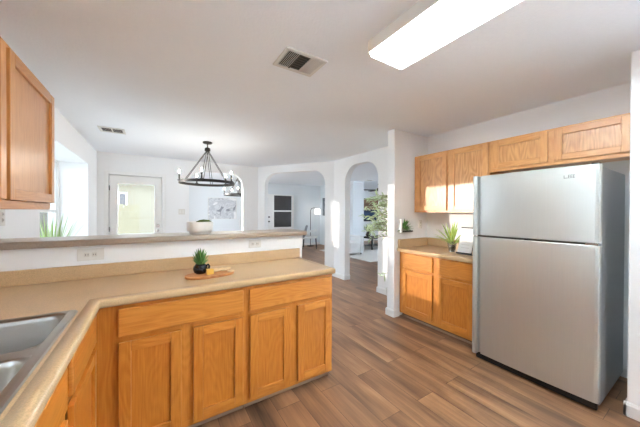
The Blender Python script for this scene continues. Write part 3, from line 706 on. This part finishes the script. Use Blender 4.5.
def ceiling_vent(x0, y0, x1, y1, label, banks, along_x):
    v = thing('ceiling_vent', ((x0 + x1) / 2, (y0 + y1) / 2, CEIL), label, 'vent')
    f = 0.028; bm = B(); z = CEIL - 0.012
    box(bm, (x0, y0, z), (x1, y0 + f, CEIL)); box(bm, (x0, y1 - f, z), (x1, y1, CEIL)); box(bm, (x0, y0 + f, z), (x0 + f, y1 - f, CEIL)); box(bm, (x1 - f, y0 + f, z), (x1, y1 - f, CEIL))
    obj('frame', bm, 'ventpaint', v, bevel=0.004)
    bm = B(); box(bm, (x0 + f, y0 + f, CEIL - 0.0025), (x1 - f, y1 - f, CEIL - 0.0005)); obj('duct_backing', bm, 'dark', v)
    n = len(banks); a0, a1 = (x0 + f, x1 - f); w = (a1 - a0) / n
    for i, tilt in enumerate(banks):
        u0 = a0 + i * w; bm = B(); m = 7
        if i: box(bm, (u0 - 0.006, y0 + f, z + 0.001), (u0 + 0.006, y1 - f, CEIL - 0.003))
        for k in range(m):
            if tilt == 'y':     # blades across
                yy = y0 + f + (y1 - y0 - 2 * f) * (k + 0.5) / m
                vv = box(bm, (u0 + 0.008, yy - 0.011, z + 0.004), (u0 + w - 0.008, yy + 0.002, z + 0.0055))
            else:
                xx = u0 + w * (k + 0.5) / m; s = 0.006 * tilt
                p = [(xx - 0.001 - s, CEIL - 0.003), (xx + 0.001 - s, CEIL - 0.003), (xx + 0.001 + s, z + 0.002), (xx - 0.001 + s, z + 0.002)]
                prism(bm, p, y0 + f, y1 - f, lambda u, vq, ww: Vector((u, ww, vq)))
        obj('louvre_bank', bm, 'ventpaint' if tilt != 'y' else 'grey', v)
    return v
ceiling_vent(0.735, 1.565, 1.055, 1.815, 'square white ceiling vent with three louvre banks near the fluorescent light', [-0.12, 'y', 1.0], True)
ceiling_vent(-0.605, 4.33, -0.325, 4.58, 'small ceiling vent near the left wall, above the glass back door side', [0.2, 0.2], True)

# chandeliers
ch = thing('chandelier', (0.715, 4.42, CEIL), 'dark iron ring chandelier hanging in the dining area, the nearer and larger looking one', 'chandelier', 'ring chandeliers')
cx, cy = 0.715, 4.42; R = 0.395; RZ = 1.815
bm = B(); lathe(bm, [(0, 0), (0.068, 0), (0.07, -0.012), (0.06, -0.024), (0.012, -0.028), (0, -0.028)], (cx, cy, CEIL), 24); obj('canopy', bm, 'iron', ch)
bm = B(); rod(bm, (cx, cy, CEIL - 0.02), (cx, cy, 2.34), 0.008); obj('stem', bm, 'iron', ch)
bm = B(); lathe(bm, [(0, 0.03), (0.03, 0.03), (0.042, 0.015), (0.042, -0.02), (0.02, -0.03), (0, -0.03)], (cx, cy, 2.335), 18); obj('hub', bm, 'iron', ch)
bm = B(); n = 56
pr = [(R - 0.006, -0.02), (R + 0.006, -0.02), (R + 0.006, 0.02), (R - 0.006, 0.02)]
rings = [[bm.verts.new((cx + r * math.cos(2 * PI * k / n), cy + r * math.sin(2 * PI * k / n), RZ + z)) for r, z in pr] for k in range(n)]
for k in range(n):
    A, C = rings[k], rings[(k + 1) % n]
    for j in range(4): bm.faces.new((A[j], A[(j + 1) % 4], C[(j + 1) % 4], C[j]))
obj('ring', bm, 'iron', ch)
ax = math.atan2(rt.y, rt.x)   # ring angles are measured from the room diagonal
for a in (-118, -77, 55, 103):
    t = ax + math.radians(a); px, py = cx + (R - 0.008) * math.cos(t), cy + (R - 0.008) * math.sin(t); o = Vector((-math.sin(t), math.cos(t), 0)) * 0.016
    bm = B()
    for s in (-1, 1): rod(bm, Vector((cx, cy, 2.33)) + o * s * 0.7, Vector((px, py, RZ)) + o * s, 0.0042, n=6)
    obj('hanger_rod', bm, 'iron', ch)
for a in (-150, -78, -6, 66, 138):
    t = ax + math.radians(a); px, py = cx + (R - 0.005) * math.cos(t), cy + (R - 0.005) * math.sin(t)
    bm = B(); rod(bm, (px, py, RZ + 0.018), (px, py, RZ + 0.026), 0.026, n=12); rod(bm, (px, py, RZ + 0.024), (px, py, RZ + 0.13), 0.0105, n=10)
    cd = obj('candle', bm, 'iron', ch, org=(px, py, RZ))
    bm = B(); lathe(bm, [(0.005, 0), (0.007, 0.006), (0.0085, 0.015), (0.007, 0.027), (0.003, 0.038), (0, 0.044)], (px, py, RZ + 0.13), 12); obj('bulb', bm, 'bulb', cd)
c2 = copy_tree(ch); c2.location = (1.96, 7.15, CEIL); c2['label'] = 'dark iron ring chandelier in the room beyond the far arch, the farther smaller looking one'

# ------------------------------------------------------------------ outlets and switches
def outlet(label, O, U, NV, w, h, kind, gangs=1, cat='outlet'):
    O = Vector(O); U = Vector(U); NV = Vector(NV); Z = Vector((0, 0, 1))
    t = thing('wall_outlet' if kind == 'outlet' else 'light_switch', O, label, cat)
    P = lambda u, d, z: O + U * u + NV * d + Z * z
    bm = B(); box(bm, P(-w / 2, 0, -h / 2), P(w / 2, 0.006, h / 2)); obj('cover_plate', bm, 'plastic', t, bevel=0.002)
    for g in range(gangs):
        c = (g - (gangs - 1) / 2) * (w / gangs) * 0.9
        if kind == 'outlet':
            horizontal = w > h
            for s in (-1, 1):
                du, dz = (s * 0.02, 0) if horizontal else (0, s * 0.02)
                bm = B(); box(bm, P(c + du - 0.014, 0.005, dz - 0.014), P(c + du + 0.014, 0.0085, dz + 0.014)); f = obj('socket', bm, 'socket', t, bevel=0.002)
                bm = B()
                for q in (-0.006, 0.006): box(bm, P(c + du + q - 0.0014, 0.0084, dz - 0.005), P(c + du + q + 0.0014, 0.009, dz + 0.005))
                obj('slot', bm, 'dark', f)
        else:
            bm = B(); box(bm, P(c - 0.014, 0.005, -0.03), P(c + 0.014, 0.009, 0.03)); obj('rocker', bm, 'white', t, bevel=0.002)
    return t
outlet('horizontal outlet plate on the half wall behind the sink corner of the counter', (-0.362, 2.36, 1.071), (1, 0, 0), (0, -1, 0), 0.142, 0.08, 'outlet', 1)
outlet('outlet plate on the half wall near the open end of the peninsula', (0.79, 2.36, 1.074), (1, 0, 0), (0, -1, 0), 0.115, 0.072, 'outlet', 1)
outlet('outlet plate on the left wall just below the hanging oak cabinet', (XL, 2.66, 1.325), (0, 1, 0), (1, 0, 0), 0.072, 0.118, 'outlet', 1)
outlet('small outlet plate on the short return wall, above the backsplash corner of the small counter', (3.17, 2.36, 1.20), (1, 0, 0), (0, -1, 0), 0.072, 0.118, 'outlet', 1)
outlet('white switch plate on the far wall between the glass door and the arch', (0.50, YB, 1.36), (1, 0, 0), (0, -1, 0), 0.12, 0.115, 'switch', 2, 'light switch')

# ------------------------------------------------------------------ things on the peninsula
bd = B(); pts = []
for i in range(40):
    t = 2 * PI * i / 40; pts.append((0.345 + 0.165 * math.copysign(abs(math.cos(t)) ** 0.8, math.cos(t)), 2.008 + 0.098 * math.copysign(abs(math.sin(t)) ** 0.8, math.sin(t))))
rot = math.radians(8); ctr = Vector((0.345, 2.008))
pts = [(ctr.x + (p[0] - ctr.x) * math.cos(rot) - (p[1] - ctr.y) * math.sin(rot), ctr.y + (p[0] - ctr.x) * math.sin(rot) + (p[1] - ctr.y) * math.cos(rot)) for p in pts]
prism(bd, pts, ZT + 0.0005, ZT + 0.0165)
tag(obj('serving_board', bd, 'board', None, org=(0.345, 2.008, ZT), bevel=0.004), 'oval wooden serving board lying on the beige peninsula counter', 'serving board')
ZB = ZT + 0.0168
sp = thing('potted_succulent', (0.283, 2.03, ZB), 'spiky green succulent in a glossy black round pot on the serving board', 'plant')
bm = B(); lathe(bm, [(0, 0), (0.028, 0), (0.041, 0.011), (0.049, 0.031), (0.046, 0.051), (0.035, 0.066), (0.031, 0.070), (0.027, 0.066), (0, 0.061)], (0.283, 2.03, ZB), 28); obj('pot', bm, 'blackpot', sp)
bm = B(); tube(bm, [(0.283 + 0.045 * math.cos(-0.55) + d * 0.7 * math.cos(-0.55), 2.03 + 0.045 * math.sin(-0.55) + d * 0.7 * math.sin(-0.55), ZB + z) for d, z in ((-0.004, 0.058), (0.012, 0.066), (0.024, 0.056), (0.022, 0.038), (-0.001, 0.026))], 0.007, 8); obj('handle', bm, 'blackpot', sp)
bm = B()
for i in range(34):
    a = i * 2.39996; e = 0.6 + 0.9 * (i / 34); L = 0.055 + 0.05 * (i / 34)
    leaf(bm, (0.283 + 0.012 * math.cos(a), 2.03 + 0.012 * math.sin(a), ZB + 0.060 + 0.02 * i / 34), (math.cos(a) * math.cos(e), math.sin(a) * math.cos(e), math.sin(e)), L, 0.014, droop=-0.12, fold=0.5)
obj('leaves', bm, 'succ', sp, thick=0.002)
bm = B(); prism(bm, [(0.312, 1.955), (0.362, 1.965), (0.349, 2.005), (0.315, 1.998)], ZB, ZB + 0.036)
tag(obj('cheese_block', bm, 'cheese', None, org=(0.337, 1.98, ZB), bevel=0.003), 'yellow cheese block on the serving board, right of the black pot', 'cheese')
ck = B(); lathe(ck, [(0, 0), (0.025, 0), (0.027, 0.003), (0.025, 0.0055), (0, 0.006)], (0, 0, 0), 20)
ck = obj('cracker', ck, 'cracker', None, org=(0, 0, 0))
CG = 'crackers fanned on the serving board'
labs = ['round cracker at the left end of the overlapping row, nearest the cheese', 'second round cracker in the overlapping row, counted from the cheese', 'middle round cracker of the overlapping row on the board',
        'fourth round cracker in the overlapping row, counted from the cheese', 'round cracker at the right end of the overlapping row', 'single round cracker lying flat apart at the right tip of the serving board']
for i in range(6):
    o = ck if i == 0 else ck.copy()
    if i: col.objects.link(o)
    if i < 5: o.location = (0.376 + i * 0.0235, 2.036 + (0.006, -0.006, 0.008, -0.005, 0.004)[i], ZB + 0.0092); o.rotation_euler = (math.radians(3), math.radians(-16), 0.0)
    else: o.location = (0.487, 1.998, ZB + 0.0003); o.rotation_euler = (0, 0, 0.3)
    tag(o, labs[i], 'cracker', CG)
# white bowl with moss on the bar top
bo = thing('moss_bowl', (0.335, 2.43, 1.18), 'white ribbed footed bowl filled with green moss on the bar top', 'bowl')
bm = B(); lathe(bm, [(0, 0), (0.078, 0), (0.08, 0.012), (0.082, 0.018), (0.097, 0.024), (0.101, 0.036), (0.104, 0.10), (0.101, 0.103), (0.097, 0.10), (0.095, 0.07), (0, 0.06)], (0.335, 2.43, 1.18), 60, wob=lambda a, z: 1 + (0.012 * math.cos(20 * a) if 0.03 < z < 0.112 else 0)); obj('bowl', bm, 'white', bo)
bm = B(); lathe(bm, [(0.05, 0.062), (0.064, 0.085), (0.058, 0.105), (0.03, 0.118), (0, 0.122)], (0.362, 2.415, 1.18), 40, wob=lambda a, z: 1 + 0.06 * math.sin(5 * a + z * 90)); pass
for k in range(22):
    a = random.uniform(-1.9, 1.2); r = random.uniform(0.01, 0.05); x, y = 0.362 + r * math.cos(a), 2.415 + r * math.sin(a)
    leaf(bm, (x, y, 1.18 + 0.112), (math.cos(a) * 0.9, math.sin(a) * 0.9, 0.45), random.uniform(0.02, 0.04), 0.014, 0.6, 3)
obj('moss', bm, 'moss', bo)

# ------------------------------------------------------------------ right counter
vp = thing('potted_palm', (3.02, 1.80, 0.90), 'bright green palm leaves in a small glass vase on the short counter', 'plant')
bm = B(); lathe(bm, [(0, 0.006), (0.03, 0.006), (0.038, 0.012), (0.046, 0.06), (0.052, 0.125), (0.049, 0.125), (0.043, 0.06), (0.031, 0.014), (0, 0.012)], (3.02, 1.80, 0.90), 24); obj('vase', bm, 'vase', vp)
bm = B(); lathe(bm, [(0, 0.013), (0.029, 0.013), (0.036, 0.075), (0, 0.08)], (3.02, 1.80, 0.90), 18); obj('pebble_fill', bm, 'dark', vp)
bm = B(); lathe(bm, [(0, 0), (0.038, 0), (0.038, 0.006), (0, 0.006)], (3.02, 1.80, 0.90), 20); obj('foot', bm, 'chrome', vp)
bm = B()
for i in range(26):
    a = i * 2.4 + 0.3; e = random.uniform(0.55, 1.4); L = random.uniform(0.2, 0.31)
    leaf(bm, (3.02 + 0.012 * math.cos(a), 1.80 + 0.012 * math.sin(a), 0.985), (math.cos(a) * math.cos(e), math.sin(a) * math.cos(e), math.sin(e)), L, 0.02, droop=0.5, n=6)
obj('leaves', bm, 'palm', vp, thick=0.0012)
bk = thing('cookbook_stand', (2.93, 1.59, 0.90), 'white open cookbook leaning on a small black stand beside the refrigerator', 'cookbook')
# leaning slab facing the room (towards -x)
def lean(u, v, w):   # u along -y, v up the page, w out of the page
    c, s = math.cos(0.33), math.sin(0.33)
    return Vector((2.90 + v * s - w * c, 1.66 - u, 0.925 + v * c + w * s))
bm = B(); prism(bm, [(0, 0), (0.15, 0), (0.15, 0.28), (0, 0.28)], 0, 0.012, lean); obj('book', bm, 'paper', bk, bevel=0.003)
bm = B()
prism(bm, [(-0.005, -0.02), (0.155, -0.02), (0.155, -0.006), (-0.005, -0.006)], -0.008, 0.03, lean)
prism(bm, [(-0.004, 0.278), (0.154, 0.278), (0.154, 0.29), (-0.004, 0.29)], -0.008, 0.014, lean)
prism(bm, [(-0.002, -0.006), (0.012, -0.006), (0.012, 0.285), (-0.002, 0.285)], -0.008, -0.001, lean); prism(bm, [(0.138, -0.006), (0.152, -0.006), (0.152, 0.285), (0.138, 0.285)], -0.008, -0.001, lean)
for y in (1.66, 1.522): rod(bm, (2.915, y, 0.9045), (3.03, y, 0.9045), 0.0045, n=8); rod(bm, (3.03, y, 0.9045), (2.965, y, 1.03), 0.0045, n=8); rod(bm, (2.915, y, 0.9045), (2.915, y, 0.92), 0.0045, n=8)
obj('stand', bm, 'black', bk)
bm = B()
for k in range(3): prism(bm, [(0.03, 0.05 + k * 0.035), (0.12, 0.05 + k * 0.035), (0.12, 0.056 + k * 0.035), (0.03, 0.056 + k * 0.035)], 0.0119, 0.0124, lean)
obj('printed_lines', bm, 'socket', bk)
# small wall shelf with a plant on the return wall
sh = thing('wall_shelf', (2.84, 2.36, 1.11), 'tiny wall shelf with a white upright side and dark ledge, above the short counter\'s backsplash', 'shelf')
bm = B(); box(bm, (2.722, 2.31, 1.105), (2.745, 2.36, 1.275)); obj('side_panel', bm, 'white', sh, bevel=0.002)
bm = B(); box(bm, (2.745, 2.305, 1.107), (2.95, 2.36, 1.125)); obj('ledge', bm, 'dkwood', sh, bevel=0.002)
tp = thing('trailing_plant', (2.815, 2.335, 1.125), 'small bushy green plant sitting on the tiny wall shelf', 'plant')
bm = B(); lathe(bm, [(0, 0), (0.02, 0), (0.023, 0.03), (0.02, 0.03), (0, 0.026)], (2.80, 2.333, 1.1255), 16); obj('pot', bm, 'pot', tp)
bm = B()
for i in range(46):
    a = i * 2.4; e = random.uniform(-0.1, 1.45); L = random.uniform(0.07, 0.14); dx, dy = math.cos(a) * math.cos(e), -abs(math.sin(a) * math.cos(e)) * 0.6
    leaf(bm, (2.80, 2.333, 1.152), (dx + 0.25, dy, math.sin(e)), L, 0.024, 0.3, 4)
obj('leaves', bm, 'succ', tp, thick=0.001)

# ------------------------------------------------------------------ tall tree in the corner by the narrow arch
TX, TY = 2.99, 2.66
tr = thing('potted_olive_tree', (TX, TY, 0), 'tall potted olive tree with pale green leaves beside the narrow arch', 'plant')
bm = B(); lathe(bm, [(0, 0), (0.09, 0), (0.12, 0.22), (0.125, 0.24), (0.11, 0.24), (0.10, 0.2), (0, 0.2)], (TX, TY, 0), 28); obj('planter', bm, 'pot', tr)
bm = B(); tube(bm, [(TX, TY, 0.19), (TX + 0.02, TY + 0.01, 0.6), (TX, TY, 1.0), (TX - 0.03, TY + 0.02, 1.35), (TX - 0.05, TY + 0.03, 1.55)], [0.014, 0.012, 0.010, 0.008, 0.004])
bl = B(); rng = random.Random(3)
def sprig(p0, d, L, nl, ll):
    p0 = Vector(p0); d = Vector(d).normalized(); pts = []; p = p0.copy(); dd = d.copy()
    for k in range(5):
        pts.append(p.copy()); dd = (dd + Vector((0, 0, -0.10))).normalized(); p = p + dd * L / 4
    tube(bm, pts, [0.005, 0.004, 0.003, 0.002, 0.001], 5)
    for k in range(nl):
        t = 0.12 + 0.88 * k / nl; i = min(3, int(t * 4)); q = pts[i].lerp(pts[i + 1], t * 4 - i)
        r = Vector((rng.uniform(-1, 1), rng.uniform(-0.5, 1), rng.uniform(-0.7, 0.9)))
        leaf(bl, q, d * 0.7 + r, ll * rng.uniform(0.7, 1.25), ll * 0.25, 0.3, 4, side=rng.uniform(-1, 1))
for k in range(26):
    t = (k + 0.5) / 26; z = 1.02 + 0.58 * t + rng.uniform(-0.03, 0.03); a = PI + rng.uniform(-0.75, 0.25)
    reach = 0.62 - 0.30 * abs(t - 0.35) - 0.25 * max(0, t - 0.55)
    sprig((TX - 0.01, TY + 0.01, z), (math.cos(a), math.sin(a) * 0.6 + 0.12, rng.uniform(-0.1, 0.55)), rng.uniform(0.6, 1.0) * reach, 15, 0.085)
sprig((TX - 0.0, TY, 0.52), (-0.9, 0.1, -0.05), 0.26, 10, 0.085)
obj('trunk', bm, 'bark', tr); obj('foliage', bl, 'olive', tr, thick=0.001)
# grass plant in the window recess
gp = thing('potted_grass', (-1.0, 4.25, BSILL), 'spiky potted grass on the sill of the left window recess', 'plant')
bm = B(); lathe(bm, [(0, 0), (0.07, 0), (0.09, 0.17), (0.08, 0.17), (0, 0.15)], (-1.0, 4.25, BSILL), 24); obj('pot', bm, 'white', gp)
bm = B(); rng = random.Random(5)
for k in range(80):
    a = rng.uniform(0, 2 * PI); e = rng.uniform(0.95, 1.5); L = rng.uniform(0.35, 0.62)
    leaf(bm, (-1.0 + 0.03 * math.cos(a), 4.25 + 0.03 * math.sin(a), BSILL + 0.15), (math.cos(a) * math.cos(e), math.sin(a) * math.cos(e), math.sin(e)), L, 0.010, 0.12, 5)
obj('grass_blades', bm, 'grassleaf', gp, thick=0.001)

# ------------------------------------------------------------------ rooms beyond the arches
def frame_pic(name, label, cat, c, w, h, mat, framemat, axis='y', t=0.03, border=0.02):
    c = Vector(c); bm = B(); f = (lambda u, v, d: c + Vector((u, -d, v))) if axis == 'y' else (lambda u, v, d: c + Vector((-d, u, v)))
    th = thing(name, c - Vector((0, 0, h / 2)), label, cat)
    for a, b in (((-w / 2, -h / 2), (w / 2, -h / 2 + border)), ((-w / 2, h / 2 - border), (w / 2, h / 2)), ((-w / 2, -h / 2 + border), (-w / 2 + border, h / 2 - border)), ((w / 2 - border, -h / 2 + border), (w / 2, h / 2 - border))):
        box(bm, f(a[0], a[1], 0.001), f(b[0], b[1], t))
    obj('frame', bm, framemat, th)
    bm = B(); box(bm, f(-w / 2 + border, -h / 2 + border, 0.001), f(w / 2 - border, h / 2 - border, t * 0.7)); obj('canvas', bm, mat, th)
    return th
frame_pic('wall_art', 'pale grey abstract canvas on the wall beyond the far arch, behind the smaller chandelier', 'picture', (1.99, 9.35, 1.47), 0.93, 0.72, 'art', 'plastic', border=0.012)
frame_pic('framed_print', 'dark framed print seen edge-on at the right side of the wide arch', 'picture', (5.95, 8.95, 1.58), 0.34, 0.72, 'art2', 'iron', axis='x')
frame_pic('landscape_painting', 'ochre and dark blue landscape painting seen through the narrow arch', 'picture', (8.75, 9.35, 1.47), 1.5, 1.08, 'landscape', 'dkwood', border=0.03)
# front door with a dark glazed upper half
d2 = thing('door_2', (4.1, 9.35, 0), None, None); d2['kind'] = 'structure'
DXA, DXB = 3.55, 4.68
bm = B(); box(bm, (DXA, 9.30, 0.005), (DXB, 9.349, 2.03)); obj('door_slab', bm, 'trim', d2, bevel=0.004)
bm = B(); W0, W1, V0, V1 = 3.84, 4.57, 0.78, 1.985
for a, b in (((W0 - 0.04, V0 - 0.04), (W1 + 0.04, V0)), ((W0 - 0.04, V1), (W1 + 0.04, V1 + 0.03)), ((W0 - 0.04, V0), (W0, V1)), ((W1, V0), (W1 + 0.04, V1)), ((W0, 1.37), (W1, 1.42))):
    box(bm, (a[0], 9.27, a[1]), (b[0], 9.30, b[1]))
obj('sash', bm, 'trim', d2, bevel=0.004)
for a, b in ((V0, 1.37), (1.42, V1)):
    bm = B(); box(bm, (W0, 9.285, a), (W1, 9.299, b)); obj('pane', bm, 'darkglass', d2)
for z in (1.0, 1.17):
    bm = B(); lathe(bm, [(0, -0.03), (0.03, -0.02), (0.035, 0), (0.03, 0.02), (0, 0.03)], (3.64, 9.27, z), 14); obj('lock_hardware', bm, 'iron', d2)
# arc floor lamp
fl = thing('floor_lamp', (5.30, 9.05, 0), 'slim grey floor lamp with a small lit white shade, seen through the wide arch', 'lamp')
bm = B(); lathe(bm, [(0, 0), (0.14, 0), (0.14, 0.02), (0.02, 0.03), (0, 0.03)], (5.30, 9.05, 0), 24); obj('base', bm, 'iron', fl)
bm = B(); tube(bm, [(5.30, 9.05, 0.02), (5.30, 9.05, 1.42), (5.33, 9.03, 1.50), (5.42, 8.99, 1.53), (5.55, 8.93, 1.51)], 0.013, 8); obj('pole', bm, 'iron', fl)
bm = B(); lathe(bm, [(0.10, 0), (0.125, -0.21), (0.12, -0.21), (0.095, 0)], (5.55, 8.93, 1.49), 22); obj('lamp_shade', bm, 'shade', fl)
# light chair with dark legs
cr = thing('armchair', (4.95, 8.55, 0), 'light grey armchair with thin dark legs below the floor lamp', 'chair')
ux = Vector((math.cos(-0.565), math.sin(-0.565), 0)); uy = Vector((-ux.y, ux.x, 0)); co = Vector((4.95, 8.55, 0))
cf = lambda u, v, w: co + ux * u + uy * w + Vector((0, 0, v))
bm = B(); prism(bm, [(-0.26, 0.36), (0.32, 0.40), (0.33, 0.46), (-0.26, 0.44)], -0.27, 0.27, cf); obj('seat', bm, 'fabric', cr, bevel=0.02)
bm = B(); prism(bm, [(-0.26, 0.36), (-0.16, 0.40), (-0.05, 0.84), (-0.12, 0.86)], -0.27, 0.27, cf); obj('backrest', bm, 'greyfab', cr, bevel=0.02)
for w in (-0.30, 0.30):
    bm = B(); prism(bm, [(-0.16, 0.58), (0.30, 0.66), (0.30, 0.70), (-0.16, 0.63)], w - 0.03, w + 0.03, cf); obj('armrest', bm, 'fabric', cr, bevel=0.01)
for u in (-0.22, 0.28):
    for w in (-0.24, 0.24):
        bm = B(); rod(bm, cf(u, 0, w * 1.1), cf(u * 0.9, 0.39, w), 0.013, 0.018); obj('leg', bm, 'dkwood', cr)
# living room seen through the narrow arch
rg = B(); box(rg, (5.0, 5.3, 0.0005), (8.6, 7.9, 0.012)); bmesh.ops.rotate(rg, verts=rg.verts, cent=(6.8, 6.6, 0), matrix=Matrix.Rotation(-0.0, 3, 'Z'))
bm = rg; tag(obj('area_rug', bm, 'rug', None, org=(6.8, 6.6, 0)), 'pale area rug under the coffee table beyond the narrow arch', 'rug')
sf = thing('white_sofa', (5.32, 6.7, 0), 'white upholstered sofa end at the left of the view through the narrow arch', 'sofa')
bm = B(); box(bm, (4.7, 6.35, 0.06), (5.57, 6.98, 0.42)); obj('seat', bm, 'fabric', sf, bevel=0.04, seg=3)
bm = B(); box(bm, (4.7, 6.98, 0.06), (5.57, 7.15, 0.66)); obj('backrest', bm, 'fabric', sf, bevel=0.05, seg=3)
bm = B(); box(bm, (5.57, 6.35, 0.06), (5.73, 7.15, 0.60)); obj('armrest', bm, 'fabric', sf, bevel=0.05, seg=3)
for x in (4.78, 5.65):
    for y in (6.42, 7.08):
        bm = B(); rod(bm, (x, y, 0.0121), (x, y, 0.065), 0.02); obj('leg', bm, 'dkwood', sf)
tb = thing('coffee_table', (7.05, 7.2, 0.012), 'black wooden coffee table on the pale rug beyond the narrow arch', 'table')
bm = B(); box(bm, (6.6, 6.9, 0.40), (7.6, 7.5, 0.45)); obj('tabletop', bm, 'dkwood', tb, bevel=0.005)
bm = B(); box(bm, (6.66, 6.96, 0.12), (7.54, 7.44, 0.14)); obj('lower_shelf', bm, 'dkwood', tb)
for x in (6.63, 7.53):
    for y in (6.93, 7.43):
        bm = B(); box(bm, (x, y, 0.0125), (x + 0.05, y + 0.05, 0.40)); obj('leg', bm, 'dkwood', tb)
dp = thing('dark_potted_plant', (6.70, 7.22, 0.45), 'dark leafy plant in a black vase on the coffee table', 'plant')
bm = B(); lathe(bm, [(0, 0), (0.05, 0), (0.09, 0.08), (0.05, 0.2), (0.055, 0.22), (0.04, 0.21), (0, 0.2)], (6.70, 7.22, 0.4505), 20); obj('vase', bm, 'black', dp)
bm = B()
for i in range(26):
    a = i * 2.4; e = random.uniform(0.4, 1.4)
    leaf(bm, (6.70, 7.22, 0.65), (math.cos(a) * math.cos(e), math.sin(a) * math.cos(e), math.sin(e)), random.uniform(0.15, 0.32), 0.07, 0.5, 4)
obj('leaves', bm, 'leaf', dp, thick=0.001)
fan = thing('ceiling_fan', (7.35, 7.30, CEIL), 'dark-bladed ceiling fan in the living room beyond the narrow arch', 'ceiling fan')
bm = B(); lathe(bm, [(0, 0), (0.07, 0), (0.06, -0.04), (0.015, -0.05), (0.015, -0.14), (0.09, -0.16), (0.1, -0.24), (0.06, -0.28), (0, -0.29)], (7.35, 7.30, CEIL), 24); obj('motor', bm, 'iron', fan)
for k in range(5):
    a = ax + PI + 0.12 + k * 2 * PI / 5; dx, dy = math.cos(a), math.sin(a)
    bm = B(); prism(bm, [(0.08, -0.03), (0.2, -0.06), (0.66, -0.07), (0.69, 0.0), (0.66, 0.07), (0.2, 0.06), (0.08, 0.03)], -0.006, 0.006, lambda u, v, w: Vector((7.35 + dx * u - dy * v, 7.30 + dy * u + dx * v, CEIL - 0.235 + w + v * 0.15))); obj('blade', bm, 'dkwood', fan)
ceiling_vent(6.05, 6.55, 6.35, 6.7, 'small ceiling vent in the living room seen through the narrow arch', ['y'], True)

for o in bpy.data.objects:
    if '_o' in o: del o['_o']
